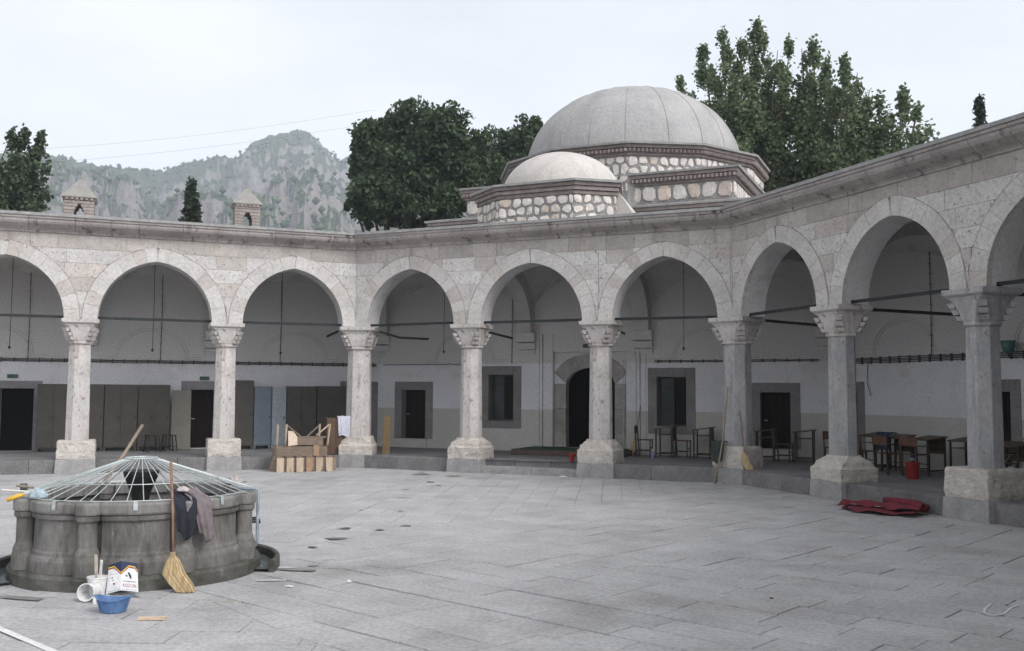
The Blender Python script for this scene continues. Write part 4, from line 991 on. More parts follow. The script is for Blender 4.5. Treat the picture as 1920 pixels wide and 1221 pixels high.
for q in range(3):                                         # brass taps on the shaded side
    a = fang(1)+math.radians(8+q*9); w = MB(); w.tube([(1.15*math.cos(a), 1.15*math.sin(a), .5), (1.25*math.cos(a), 1.25*math.sin(a), .5), (1.25*math.cos(a), 1.25*math.sin(a), .46)], .011, 6); w.build('tap', IRON, fo)
# foot channel round the far side
m = MB(); rs = []
for q in range(41):
    a = CA+math.radians(66)+math.radians(228)*q/40; rs.append([(r_*math.cos(a), r_*math.sin(a), z_) for r_, z_ in ((1.42,-.02),(1.42,.11),(1.435,.125),(1.465,.125),(1.475,.11),(1.475,-.02))])
m.rings(rs); m.build('channel_kerb', FOUNTB, fo)
m = MB(); rs = []
for q in range(41):
    a = CA+math.radians(66)+math.radians(228)*q/40; rs.append([(r_*math.cos(a), r_*math.sin(a), .03) for r_ in (1.27, 1.43)])
m.rings(rs, cap=False, closed=False); m.build('channel_water', mat('pale_water', (.10,.115,.12), rough=.08), fo)

# ------------------------------------------------------------------ brooms, sticks
STRAW = mat('broom_straw', (.36,.26,.14), (.58,.46,.28), 9, .85, .0, 60, stretch=(6,6,.6), rnd=.35, island=True)
STICK = mat('broom_stick', (.17,.085,.06), (.30,.18,.12), 9, .7, spots=(.45,.36,.28), spot_scale=12, spot_lo=.64, spot_hi=.7)
GREYW = mat('grey_old_wood', (.20,.16,.12), (.30,.25,.19), 6, .85, .004, 40, stretch=(5,5,.6))
def broom(label, foot, top, spread, bend, hl, group='straw brooms', stick=STICK, scale=1.0, thick=1.0):
    """foot: ground point below the neck, top: end of handle, spread: direction (xy) the straw fans, hl: head height"""
    foot, top = Vector(foot), Vector(top); root = thing('broom', label, 'broom', foot, 0, group); t = top-foot
    neck = t.normalized()*hl
    w = MB(); w.tube([tuple(neck*.92), tuple(neck*.6+t*.4+Vector((.006,.004,0))), tuple(t)], .0125*thick, 8); w.build('handle', stick, root, smooth=True)
    sx = Vector((*spread, 0)).normalized(); vw = Vector((-sx.y, sx.x, 0)); h = MB(); N = 34
    for i in range(N):
        f = -1+2*i/(N-1)
        for lay in (-1, 0, 1):
            b0 = neck+sx*f*.022*scale+vw*lay*.012; e = sx*(f*.085*scale+bend)+vw*lay*(.030*scale)*(1-.3*abs(f)); e = e+Vector((0,0,random.uniform(.002,.014)))
            m1 = b0*.5+e*.5+sx*f*.040*scale-sx*bend*.46+vw*lay*.014+sx*random.uniform(-.008,.008)
            h.tube([tuple(b0), tuple(b0*.72+m1*.28+sx*f*.012), tuple(m1), tuple(m1*.45+e*.55+sx*f*.012), tuple(e)], [.004,.0055,.006,.005,.003], 4)
    h.build('straw_head', STRAW, root)
    for q in range(3):
        p = neck*(1.0+.045*q); w = MB(); w.lathe([(.024*scale,-.008),(.028*scale,0),(.024*scale,.008)], 12, tuple(p)); w.build('binding', mat('binding_twine', (.35,.27,.16), rough=.9), root)
    for q in (.48, .62):
        pass
    return root
bf = FC+Vector((1.43*math.cos(CA+math.radians(13)), 1.43*math.sin(CA+math.radians(13)), 0)); bt_ = FC+Vector((1.20*math.cos(CA+math.radians(13)), 1.20*math.sin(CA+math.radians(13)), 1.22))
broom('large straw broom with reddish handle leaning against the fountain', bf, bt_, (rt.x, rt.y), .12, .34, scale=1.0)
broom('straw broom with thin handle leaning on the grey corner column', (5.13, 11.42, ZF+.006), (4.98, 11.62, 1.55), (.9,.4), .09, .36, scale=.9)
broom('straw broom with dark handle leaning on the wall beside the first chair', (1.52, 15.02, ZF), (1.66, 15.40, 1.60), (.9,.3), -.02, .42, scale=.7, stick=GREYW)
broom('straw broom partly hidden behind the nearest right column', tuple(W(-1, -.28, 14.0, ZF)), tuple(W(-1, -.1, 14.9, 1.3)), (.5,.5), .05, .42, scale=.9, stick=GREYW)
s = MB(); s.tube([(4.50,11.28,0), (4.57,11.40,.45), (4.63,11.50,.9), (4.69,11.56,1.5), (4.73,11.60,2.08)], [.02,.022,.02,.018,.014], 7)
tag(s.build('stick', GREYW, smooth=True), 'crooked wooden stick leaning on the grey corner column', 'stick')
s = MB(); pA, pB = at(200,905,12.25), at(268,802,13.6); s.tube([pA+(pA-pB)*.08, pA.lerp(pB,.5)+Vector((0,0,-.02)), pB], .021, 8)
fb = at(196, 912, 12.2)
tag(s.build('mop_handle', GREYW, smooth=True), 'slanting wooden pole resting on the far rim of the fountain', 'pole')

# ------------------------------------------------------------------ cloth helper
def cloth(name, label, cat, grid, m, thick=.006, group=None, sub=1):
    nu, nv = len(grid), len(grid[0]); V = [p for row in grid for p in row]; F = [(i*nv+j, (i+1)*nv+j, (i+1)*nv+j+1, i*nv+j+1) for i in range(nu-1) for j in range(nv-1)]
    o = MB().add(V, F).build(name, m, smooth=True); s = o.modifiers.new('solid', 'SOLIDIFY'); s.thickness = thick; q = o.modifiers.new('sub', 'SUBSURF'); q.levels = q.render_levels = sub
    return tag(o, label, cat, group)
def draped(a_deg, wid, inner, hang, seed, lift=.0, slant=0):
    """cloth over the fountain rim"""
    r = random.Random(seed); grid = []; n = 14; pr = [(1.05-inner,.93),(1.05,.895),(1.13,.87),(1.20,.862),(1.232,.852),(1.255,.80),(1.26,.80-hang*.3),(1.258,.80-hang*.65),(1.262,.80-hang)]
    ph = r.uniform(0, 6)
    for i in range(n+1):
        f = i/n; a = CA+math.radians(a_deg)+(f-.5)*wid; row = []
        for k, (rr_, z) in enumerate(pr):
            fall = max(0, (k-4)/4); a2 = a+(f-.5)*wid*.25*-fall+slant*fall
            wv = .018*math.sin(f*13+ph+k*.4)+.010*math.sin(f*29+ph*2); edge = .05*math.sin(f*7+ph)*fall
            row.append((FC.x+(rr_+(wv+.018)*(.4+fall))*math.cos(a2), FC.y+(rr_+(wv+.018)*(.4+fall))*math.sin(a2), z+lift+wv*.6*(1-fall)+edge))
        grid.append(row)
    return grid
cloth('jacket', 'dark navy garment hanging over the fountain rim beside the broom', 'garment', draped(20.0, .20, .12, .30, 3), mat('navy_cloth', (.018,.02,.03), (.03,.032,.045), 14, .95, .004, 120), .008)
cloth('jacket', 'faded mauve jacket hanging over the fountain rim', 'garment', draped(26.5, .17, .05, .36, 8, .012, .06), mat('mauve_cloth', (.15,.125,.135), (.23,.195,.205), 9, .95, .006, 60), .010)
def rag(name, label, cat, c, rx, ry, h, m, seed, group=None):
    r = random.Random(seed); V = []; F = []; n, k = 18, 8
    for j in range(k+1):
        t = PI/2*j/k
        for i in range(n):
            a = 2*PI*i/n; f = 1+.22*math.sin(3*a+seed)+.14*math.sin(5*a+seed*2+j)+r.uniform(-.08,.08)
            V.append((c[0]+rx*math.cos(t)*math.cos(a)*f, c[1]+ry*math.cos(t)*math.sin(a)*f, c[2]+h*math.sin(t)*(1+.25*math.sin(4*a+j*.9+seed))))
    for j in range(k):
        for i in range(n): F.append((j*n+i, j*n+(i+1) % n, (j+1)*n+(i+1) % n, (j+1)*n+i))
    F.append(tuple(reversed(range(n))))
    return tag(MB().add(V, F).build(name, m, smooth=True), label, cat, group)
def onrim(deg, r=1.14, z=.862): a = CA+math.radians(deg); return Vector((FC.x+r*math.cos(a), FC.y+r*math.sin(a), z))
PINK = mat('pinkish_rag', (.42,.36,.35), (.56,.50,.48), 8, .95, .008, 60)
rag('rag', 'small pinkish rag on top of the navy garment', 'rag', onrim(21.5, 1.09, .92), .06, .05, .04, PINK, 2)
rag('rag', 'crumpled pale rag on the far right rim of the fountain', 'rag', onrim(117, 1.14, .853), .12, .09, .075, mat('pale_rag', (.33,.30,.29), (.52,.48,.46), 9, .95, .012, 40), 5)
rag('net_ball', 'pale blue scrubbing net ball on the left rim of the fountain', 'scrubber', onrim(-58, 1.10, .853), .085, .075, .085, mat('pale_blue_net', (.36,.46,.50), (.50,.58,.62), 30, .9, .02, 70), 9)
def smalltube(name, label, cat, a, b, r, m, n=10, group=None):
    o = MB().tube([a, b], r, n).build(name, m, smooth=False, bevel=.003); return tag(o, label, cat, group)
YEL = mat('yellow_plastic', (.62,.36,.04), (.68,.42,.06), 4, .5); 
br = thing('brush', 'brush with yellow handle lying on the left rim of the fountain', 'brush', onrim(-66, 1.20, .862))
d_ = -rt*.9-fw*.35; d_ = Vector((d_.x, d_.y, 0)).normalized()
MB().tube([tuple(-d_*.02+Vector((0,0,.02))), tuple(d_*.05+Vector((0,0,.0))), tuple(d_*.14+Vector((0,0,-.035)))], [.014,.022,.021], 10).build('handle', YEL, br, smooth=True)
MB().tube([tuple(-d_*.15+Vector((0,0,.06))), tuple(-d_*.02+Vector((0,0,.02)))], [.028,.018], 8).build('bristles', mat('pale_bristles', (.45,.52,.54), (.55,.62,.64), 40, .9, .01, 80), br)
q0 = onrim(-72, 1.12, .862)
smalltube('paint_brush', 'white paint brush handle sticking out over the left rim', 'brush', q0+Vector((0,0,.03)), q0-rt*.26+Vector((0,0,.045)), .011, mat('white_wood', (.60,.57,.52), rough=.6))
smalltube('dark_stick', 'short dark stick lying on the left rim', 'stick', q0+fw*.12+Vector((0,0,.05)), q0+fw*.12-rt*.18+Vector((0,0,.07)), .012, GREYW)
cu = thing('tin_cup', 'small dark tin cup on the left rim of the fountain', 'cup', onrim(-90, 1.14, .86))
MB().lathe([(.03,0),(.038,.085),(.033,.085),(.027,.01)], 14).build('cup_body', mat('dark_tin', (.10,.10,.09), rough=.5, metallic=.3), cu, smooth=True)
MB().tube([(.036,0,.07),(.065,0,.06),(.065,0,.03),(.036,0,.02)], .005, 5).build('cup_handle', MATS['dark_tin'], cu)
# ------------------------------------------------------------------ tubs and litter in front of the fountain
WHT = mat('white_plastic', (.66,.66,.66), (.74,.74,.735), 6, .5, spots=(.45,.44,.43), spot_scale=8, spot_lo=.66, spot_hi=.76)
tb = thing('bucket', 'white plastic tub with two paint sticks standing in it', 'bucket', (1.86, -2.92, 0))
tb.location = (1.80, -2.86, 0)
MB().lathe([(.068,.002),(.085,.165),(.092,.17),(.092,.182),(.083,.182),(.066,.012)], 28).build('tub', WHT, tb, smooth=False)
MB().tube([(-.088*math.cos(t*PI/10)*1, .0-.02, .165-.07*math.sin(t*PI/10)) for t in range(11)], .0035, 5).build('bail', WHT, tb)
MB().box(-.016,.016,-.004,.004,.02,.40, Matrix.Rotation(.16, 4, 'X') @ Matrix.Rotation(.10, 4, 'Y')).build('paint_stick', mat('pale_lath', (.50,.42,.34), (.60,.52,.43), 7, .8), tb)
MB().box(.012,.036,-.004,.004,.02,.36, Matrix.Rotation(.13, 4, 'X') @ Matrix.Rotation(.20, 4, 'Y')).build('paint_stick', WHT, tb)
jr = thing('jar', 'white plastic jar lying on its side with open mouth towards the viewer', 'jar', (1.90, -3.03, .082))
dv = (Vector((CAM.x, CAM.y, 0))-Vector((1.9,-3.03,0))).normalized(); jr.rotation_euler = (math.radians(84), 0, math.atan2(dv.y, dv.x)+PI/2-.45)
MB().lathe([(.0,-.10),(.062,-.10),(.074,.075),(.081,.08),(.081,.092),(.073,.092),(.060,-.085),(.0,-.088)], 28, cap=False).build('jar_body', WHT, jr, smooth=False)
bx = MB().rings([octring(.062,.012,.001), octring(.062,.012,.055), octring(.055,.012,.06)]); o = bx.build('lid_box', WHT, bevel=.004); o.location = (2.06,-3.05,0); o.rotation_euler = (0,0,.5); tag(o, 'small square white plastic lid beside the lying jar', 'lid')
bl = thing('basin', 'blue plastic basin with two lugs on the paving', 'basin', (2.46, -3.30, 0), .42)
BLUE = mat('blue_plastic', (.085,.165,.33), (.11,.20,.38), 5, .45)
m = MB(); n = 48; rs = []
for rr_, z in ((.085,.004),(.095,.012),(.128,.122),(.142,.126),(.143,.131),(.124,.131),(.088,.016),(.0,.014)):
    rs.append([((rr_*(1.10 if rr_ > .1 else 1.05)+(.022 if rr_ > .14 and abs(math.cos(2*PI*k/n)) > .97 else 0)*1)*math.cos(2*PI*k/n), rr_*.82*math.sin(2*PI*k/n), z+(.016*math.cos(4*PI*k/n) if z > .1 else 0)) for k in range(n)])
m.rings(rs, cap=False); m.f.append(tuple(reversed(range(n)))); m.build('basin_body', BLUE, bl, smooth=False)
for k in range(16):
    a = 2*PI*k/16; MB().tube([(.097*1.07*math.cos(a), .097*.82*math.sin(a), .014), (.129*1.11*math.cos(a), .129*.83*math.sin(a), .112)], .0035, 4).build('rib', BLUE, bl)
o = MB().box(-.115,.115,-.022,.022,.004,.028).build('wood_strip', mat('new_pine', (.50,.37,.26), (.60,.47,.34), 8, .75, .003, 40, stretch=(1,8,8)), bevel=.002); o.location = (2.975,-3.38,0); o.rotation_euler = (0,0,.47); tag(o, 'short strip of new pine lying on the paving', 'wood strip')
# folded printed tin
tn = thing('flattened_tin', 'folded white printed tin with dark blue top leaning on the fountain base', 'tin', (1.985, -2.73, 0), math.atan2(rt.y, rt.x)+.08)
tn.rotation_euler = (-.22, -.07, math.atan2(rt.y, rt.x)+.06)
def tinp(x, z, k=0): return (x, -.055+abs(x)*.30-.0015*k, z)
TW = mat('tin_white', (.66,.67,.69), (.72,.72,.74), 10, .4)
def sheet(poly, m, name, k=1):
    MB().add([tinp(x, z, k) for x, z in poly], [tuple(range(len(poly)))]).build(name, m, tn)
o = MB(); o.add([tinp(-.15,.02),tinp(0,.045),tinp(.15,.02),tinp(.135,.285),tinp(0,.31),tinp(-.125,.285)], [(0,1,4,5),(1,2,3,4)]); o = o.build('tin_sheet', TW, tn); s_ = o.modifiers.new('s','SOLIDIFY'); s_.thickness = .0015; s_.offset = -1
ch = [(-.128,.248),(-.070,.258),(0,.195),(.065,.255),(.115,.240),(.138,.205)]
def shiftz(p, dz): return [(x, z+dz) for x, z in p]
def band(lo, hi, m, nm, k):
    for q in range(len(ch)-1): sheet([(ch[q][0],ch[q][1]+lo),(ch[q+1][0],ch[q+1][1]+lo),(ch[q+1][0],ch[q+1][1]+hi),(ch[q][0],ch[q][1]+hi)], m, nm, k)
NAVY = mat('tin_navy', (.02,.03,.075), rough=.4)
for q in range(len(ch)-1):
    f = lambda x: .31-abs(x)*.19
    sheet([(ch[q][0],ch[q][1]+.008),(ch[q+1][0],ch[q+1][1]+.008),(ch[q+1][0],max(f(ch[q+1][0]),ch[q+1][1]+.009)),(ch[q][0],max(f(ch[q][0]),ch[q][1]+.009))], NAVY, 'navy_print', 1)
band(.004,.014,mat('tin_yellow',(.66,.48,.04),rough=.4),'yellow_stripe',2); band(-.008,.004,mat('tin_red',(.28,.03,.04),rough=.4),'red_stripe',2)
BLK = mat('tin_black', (.03,.035,.03), rough=.5)
sheet([(.02,.125),(.125,.108),(.125,.114),(.02,.131)], mat('tin_green',(.02,.06,.035),rough=.5), 'green_stripe')
for poly in ([(.055,.205),(.075,.150),(.090,.140),(.085,.175),(.068,.205)], [(.035,.185),(.052,.180),(.058,.166),(.046,.163)], [(-.105,.165),(-.098,.170),(-.095,.158),(-.102,.154)], [(-.088,.172),(-.080,.175),(-.078,.160),(-.086,.158)], [(-.085,.146),(-.074,.149),(-.073,.139),(-.083,.136)]): sheet(poly, BLK, 'print_mark')
sheet([(-.12,.190),(-.03,.205),(-.03,.207),(-.12,.193)], BLK, 'print_line'); sheet([(-.082,.115),(-.055,.118),(-.062,.100),(-.070,.094)], MATS['tin_red'], 'print_mark')
sheet([(-.13,.036),(-.01,.054),(-.01,.057),(-.13,.040)], mat('tin_greyprint',(.25,.27,.33),rough=.5), 'print_line'); sheet([(.01,.054),(.135,.034),(.135,.038),(.01,.058)], MATS['tin_greyprint'], 'print_line')
cv = bpy.data.curves.new('lettering', 'FONT'); cv.body = 'KOZON'; cv.size = .048; tmp = bpy.data.objects.new('tmp', cv); COL.objects.link(tmp)
me = bpy.data.meshes.new_from_object(tmp.evaluated_get(bpy.context.evaluated_depsgraph_get())); bpy.data.objects.remove(tmp)
ws = max(v.co.x for v in me.vertices)
for v in me.vertices:
    x = .018+v.co.x/ws*.112; v.co = Vector(tinp(x, .078-(x-.018)*.16+v.co.y*.9, 2))
me.materials.clear(); me.materials.append(MATS['tin_red']); link('lettering', me, tn)
# scraps on the paving
for k, (px, py) in enumerate(((657,1094),(545,1103),(1058,894),(1450,1120))):
    p = at(px, py, 10); d = (p-CAM); t = -CAM.z/d.z; g = CAM+d*t
    o = rag('paper_scrap', ('small round white pebble on the paving right of the fountain','torn white scrap on the paving beside the fountain base','white paper scrap below the entrance steps','small dark leaf on the paving at right')[k], ('pebble','scrap','scrap','leaf')[k], (g.x, g.y, .004), (.02,.045,.09,.02)[k], (.018,.02,.05,.02)[k], (.02,.01,.02,.01)[k], WHT if k < 3 else mat('dead_leaf', (.12,.09,.06), rough=.9), k+1)
    if k in (0, 3): o.name = ('pebble','','','dead_leaf')[k]
def gp(px, py, z=0):
    d = fw+rt*((px-960)/1844.28)-up*((py-610.5)/1844.28); t = (z-CAM.z)/d.z; return CAM+d*t
for px, py, w_, h_, mm_ in ((713,996,.10,.09,DAMP),(765,988,.13,.07,DAMP),(590,1029,.12,.09,DAMP),(632,1013,.18,.10,DAMP),(650,993,.14,.10,DAMP),(680,959,.05,.08,DAMP),(752,960,.08,.07,DAMP),(760,935,.16,.05,DAMP),(808,905,.14,.14,DAMP),(825,912,.10,.10,DAMP),(790,890,.28,.5,WETG),(850,893,.22,.35,WETG),(560,1072,.35,.10,WETG),(590,1065,.10,.05,DAMP),(30,1128,.5,.10,WETG),(245,1124,.14,.06,DAMP),(760,920,.12,.06,DAMP)):
    g = gp(px, py); patch(g.x, g.y, w_*.85, h_*.8, math.atan2(rt.y, rt.x)+random.uniform(-.3,.3), mm_, jag=.55)
for px, py, w_, h_ in ((540,1068,.22,.05),(620,1052,.14,.025),(1240,902,.3,.06),(520,1092,.20,.03),(1300,905,.25,.03)):
    g = gp(px, py); patch(g.x, g.y, w_, h_, math.atan2(rt.y, rt.x)+.1, CHALK, 'lime_splash', .0095, .6)
# chalk frame and white painted line
cm = MB(); P = [gp(*p) for p in ((1862,1128),(1850,1138),(1848,1146),(1865,1150),(1885,1148),(1900,1135),(1912,1130))]
cm2 = MB()
for a_, b_ in zip(P, P[1:]): cm.bar(a_+Vector((0,0,.0095)), b_+Vector((0,0,.0095)), .02, .001)
cm.bar(gp(1890,1127)+Vector((0,0,.0095)), gp(1905,1129)+Vector((0,0,.0095)), .02, .001)
cm.build('chalk_mark', CHALK, court)
a_, b_ = gp(-60,1160), gp(130,1240); lm_ = MB(); dd = (b_-a_).normalized(); lm_.bar(a_-dd*2+Vector((0,0,.0095)), b_+dd*2+Vector((0,0,.0095)), .06, .001); lm_.build('painted_line', mat('white_line_paint', (.66,.66,.67), (.55,.55,.55), 9, .85, spots=(.4,.4,.4), spot_scale=20, spot_lo=.62), court)
for k in range(14):
    g = gp(random.uniform(360,470), random.uniform(1128,1150)); o_ = Vector((random.uniform(-.1,.1), random.uniform(-.03,.03), 0)); sw_ = MB(); sw_.tube([g+Vector((0,0,.012)), g+o_+Vector((0,0,.012))], .002, 4); sw_.build('straw', STRAW, court)
# ------------------------------------------------------------------ school chairs and desks in the porch
CHW = mat('chair_plywood', (.075,.034,.019), (.115,.055,.03), 5, .55, stretch=(8,1,1)); CHL = mat('dark_chair_wood', (.034,.023,.016), (.055,.038,.026), 6, .6)
def make_chair(loc, rz, label):
    t = thing('school_chair', label, 'chair', loc, rz, 'school chairs in the porch')      # faces local +x
    for sy in (-1, 1):
        MB().bar((.17, sy*.17, 0), (.17, sy*.17, .42), .028).build('leg', CHL, t); MB().bar((-.17, sy*.17, 0), (-.22, sy*.17, .78), .03).build('leg', CHL, t)
        MB().bar((-.17, sy*.17, .16), (.17, sy*.17, .16), .02).build('stretcher', CHL, t)
    MB().box(-.19,.20,-.19,.19,.42,.44).build('seat', CHW, t, bevel=.005)
    m = MB(); m.rings([[(-.205-.035*math.cos(f*1.3), f*.2, z) for f in (-1,-.5,0,.5,1)]+[(-.222-.035*math.cos(f*1.3), f*.2, z) for f in (1,.5,0,-.5,-1)] for z in (.60,.785)]); m.build('backrest', CHW, t)
    MB().bar((.17,-.17,.24), (.17,.17,.24), .02).build('stretcher', CHL, t)
    return t
DSK = mat('desk_top', (.06,.04,.027), (.09,.062,.04), 5, .5, stretch=(1,8,1))
def make_desk(loc, rz, label, L=.55):
    t = thing('school_desk', label, 'desk', loc, rz, 'school desks in the porch')         # faces local +x, top slopes
    for sx, h in ((-.20,.70), (.20,.755)):
        for sy in (-1, 1): MB().bar((sx, sy*L*.44, 0), (sx, sy*L*.44, h), .034).build('leg', CHL, t)
    for sy in (-1, 1): MB().bar((-.2, sy*L*.44, .10), (.2, sy*L*.44, .10), .026).build('stretcher', CHL, t)
    MB().add([(x, y, z+dz) for dz in (0, .024) for x, y, z in ((-.26,-L/2,.695),(.26,-L/2,.76),(.26,L/2,.76),(-.26,L/2,.695))], [(3,2,1,0),(4,5,6,7),(0,1,5,4),(1,2,6,5),(2,3,7,6),(3,0,4,7)]).build('top', DSK, t)
    MB().box(-.17,.22,-L*.42,L*.42,.56,.575).build('shelf', DSK, t)
    MB().box(.205,.222,-L*.42,L*.42,.42,.74).build('modesty_panel', DSK, t)
    return t
ch0 = make_chair((1.95,14.75,ZF), .10, 'wooden school chair nearest the entrance, beside the small broom')
dk0 = make_desk((2.48,14.85,ZF), .05, 'wooden school desk under the right window of the middle wall')
copy_tree(ch0, (2.92,14.78,ZF), .0, 'wooden school chair between the two desks right of the entrance', 'school chairs in the porch')
copy_tree(dk0, (3.45,14.85,ZF), .05, 'wooden school desk left of the grey corner column', 'school desks in the porch')
copy_tree(ch0, (3.88,14.8,ZF), .05, 'wooden school chair just behind the coat at the corner column', 'school chairs in the porch')
copy_tree(dk0, (5.02,14.6,ZF), .1, 'dark school desk in front of the brown door right of the corner column', 'school desks in the porch')
copy_tree(ch0, (5.48,14.4,ZF), -.1, 'dark school chair in front of the brown door right of the corner column', 'school chairs in the porch')
copy_tree(dk0, (5.95,14.5,ZF), .05, 'dark school desk standing alone left of the grey right-hand column', 'school desks in the porch')
def rp(u, off): p = W(-1, u, off, ZF); return (p.x, p.y, p.z)
rz = -PI/4
copy_tree(ch0, rp(-4.72,14.2), rz-.6, 'school chair peeping out left of the grey right-hand column', 'school chairs in the porch')
for k, (u, off, r_, lb) in enumerate(((-4.0,14.75,.0,'school desk at the left end of the row behind the red carpet'),(-3.15,14.6,.1,'school desk with the blue jacket on it'),(-2.35,14.65,-.05,'school desk behind the red bucket'),(-1.62,14.95,.0,'school desk against the wall left of the nearest column'),(.02,14.3,.15,'school desk at the right edge of the view'))):
    copy_tree(dk0, rp(u, off), rz+PI/2+r_, lb, 'school desks in the porch')
for k, (u, off, r_, lb) in enumerate(((-3.95,14.05,.1,'school chair with rust-brown back at the left end of the row'),(-3.42,13.95,-.1,'school chair with rust-brown back below the blue jacket'),(-2.66,13.9,.05,'school chair with rust-brown back in the middle of the row'),(-2.12,14.1,.2,'school chair with rust-brown back behind the red bucket'),(.28,13.75,.1,'school chair at the right edge of the view'))):
    copy_tree(ch0, rp(u, off), rz+PI/2+r_, lb, 'school chairs in the porch')
BJ = mat('blue_jacket_cloth', (.016,.024,.062), (.03,.042,.095), 9, .95, .006, 70)
def hang(c, d, nrm, wid, top_z, hangz, seed, back=.12, drop=None):
    """cloth lying over an edge: c centre, d along, nrm outwards"""
    r = random.Random(seed); ph = r.uniform(0,6); g = []
    for i in range(15):
        f = i/14-.5; row = []
        for k, (o_, z) in enumerate(((-back,.012),(-back*.5,.03),(0,.03),(.02,.0),(.03,-hangz*.35),(.035,-hangz*.7),(.04,-hangz))):
            wv = .016*math.sin(f*15+ph+k*.5)+.008*math.sin(f*31+ph); e = (.04*math.sin(f*6+ph) if k > 4 else 0)
            p = Vector(c)+Vector(d)*f*wid*(1-.04*k)+Vector(nrm)*(o_+wv+.012); row.append((p.x, p.y, top_z+z+e+(wv*.5+.01 if k < 3 else 0)))
        g.append(row)
    return g
pj_ = W(-1, -3.2, 14.28); dn = W(-1, 0, -1); du = W(-1, 1, 0)
cloth('jacket', 'dark blue jacket thrown over a school desk', 'garment', hang(pj_, du, dn, .42, ZF+.79, .34, 4, .25), BJ, .012)
cloth('coat', 'dark green-grey coat hanging on the plinth of the corner column', 'garment', hang((4.52,11.58,0), (.95,-.3,0), (-.3,-.95,0), .36, .87, .42, 6, .14), mat('dark_green_cloth', (.028,.034,.034), (.045,.052,.05), 8, .95, .006, 60), .012)
rb = thing('bucket', 'red plastic bucket on the porch floor left of the nearest column', 'bucket', W(-1, -1.62, 13.55, ZF))
RED = mat('red_plastic', (.20,.012,.014), (.25,.018,.02), 4, .45)
MB().lathe([(.105,0),(.135,.30),(.146,.305),(.146,.325),(.132,.325),(.10,.015)], 28).build('bucket_body', RED, rb)
MB().tube([(.146*math.cos(PI*t/12), .02, .31-.13*math.sin(PI*t/12)) for t in range(13)], .004, 5).build('bail', mat('wire', (.4,.4,.4), rough=.4, metallic=.6), rb)
MB().lathe([(.0,.33),(.06,.36),(.04,.40),(.0,.41)], 14, cap=False).build('rag_inside', mat('grey_rag', (.2,.2,.23), rough=.95), rb, smooth=True)
pt = thing('flower_pot', 'small red pot at the edge of the entrance steps', 'pot', (1.02, 11.90, ZF+.008))
MB().lathe([(.05,0),(.072,.15),(.082,.155),(.082,.19),(.07,.19),(.045,.02)], 20).build('pot_body', RED, pt); MB().lathe([(.07,.165),(.0,.17)], 16, cap=False).build('soil', DARK, pt)
sb = thing('spray_bottle', 'blue and white spray bottle on the porch floor by the chairs', 'bottle', (2.36, 14.05, ZF))
MB().lathe([(.03,0),(.038,.02),(.038,.13),(.016,.17),(.014,.20)], 16).build('bottle', mat('pale_blue_bottle', (.16,.20,.36), (.28,.32,.46), 9, .3), sb, smooth=True)
MB().tube([(0,0,.19),(0,0,.235)], .016, 10).build('nozzle', WHT, sb); MB().bar((0,0,.23), (.05,0,.235), .018).build('spout', WHT, sb)
can = thing('paint_can', 'white printed can behind the column left of the entrance steps', 'can', (-2.12, 11.85, ZF+.008))
MB().lathe([(.08,0),(.082,.005),(.078,.01),(.078,.23),(.082,.235),(.082,.25),(.07,.25),(.07,.24),(.0,.238)], 24, cap=False).build('can_body', WHT, can)
MB().lathe([(.0788,.07),(.0788,.16)], 24, cap=False).build('printed_band', mat('can_print', (.06,.06,.06), (.5,.5,.5), 22, .5, detail=1), can)
# ------------------------------------------------------------------ lockers along the left wall
LG = mat('locker_olive_grey', (.058,.052,.045), (.080,.072,.063), 3, .5, .001, 60, stain=(.06,.055,.05), stain_scale=1.6); LB = mat('locker_blue', (.12,.15,.18), (.16,.19,.22), 3, .5); LF = mat('locker_foil', (.24,.27,.31), (.34,.37,.40), 12, .4, .004, 30)
LT = mat('locker_tall_brown', (.065,.057,.049), (.085,.077,.066), 3, .55)
def locker(u0, u1, z1, m, label, doors=2, z0=.09, dep=.45):
    off = AW-.03; root = thing('locker', label, 'locker', W(1, (u0+u1)/2, off-dep/2, ZF), PI/4, 'metal lockers along the left wall'); w = (u1-u0)/2-.004; d = dep/2; H = z1-ZF
    MB().box(-w, w, -d, d, z0, H).build('carcass', m, root, bevel=.004)
    for sx in (-1, 1):
        for sy in (-1, 1):
            x0, x1 = sorted((sx*w, sx*(w-.06))); y0, y1 = sorted((sy*d, sy*(d-.05))); MB().box(x0, x1, y0, y1, 0, z0-.001).build('foot', m, root)
    dw_ = 2*w/doors
    for k in range(doors):
        x0 = -w+k*dw_; do = MB().box(x0+.008, x0+dw_-.008, -d-.014, -d-.001, z0+.03, H-.03).build('locker_door', m, root, bevel=.003)
        MB().box(x0+dw_-.07, x0+dw_-.035, -d-.032, -d-.015, H*.5-.02, H*.5+.035).build('padlock', IRON, do)
        for q in range(4): MB().box(x0+dw_*.3, x0+dw_*.7, -d-.019, -d-.0145, H-.25+q*.035, H-.24+q*.035).build('louvre', m, do)
    return root
locker(-2.78,-1.98,2.08,LG,'two-door grey locker, leftmost of the row beside the dark doorway')
locker(-1.97,-1.17,2.08,LG,'grey locker just right of the leftmost column')
locker(-1.16,-.33,2.08,LG,'two-door grey locker, third from the left doorway')
locker(-.32,.49,2.08,LG,'two-door grey locker behind the two stools')
locker(2.16,2.71,2.22,LT,'tallest brownish cabinet right of the second column', 1)
locker(2.72,3.20,2.06,LB,'single blue-grey locker beside the tall cabinet', 1)
locker(3.21,3.61,2.045,LF,'narrow pale foil-covered cabinet beside the blue locker', 1)
locker(3.62,4.46,2.07,LG,'two-door grey locker right of the foil-covered cabinet')
locker(4.47,5.30,2.08,LG,'two-door grey locker at the right end of the row')
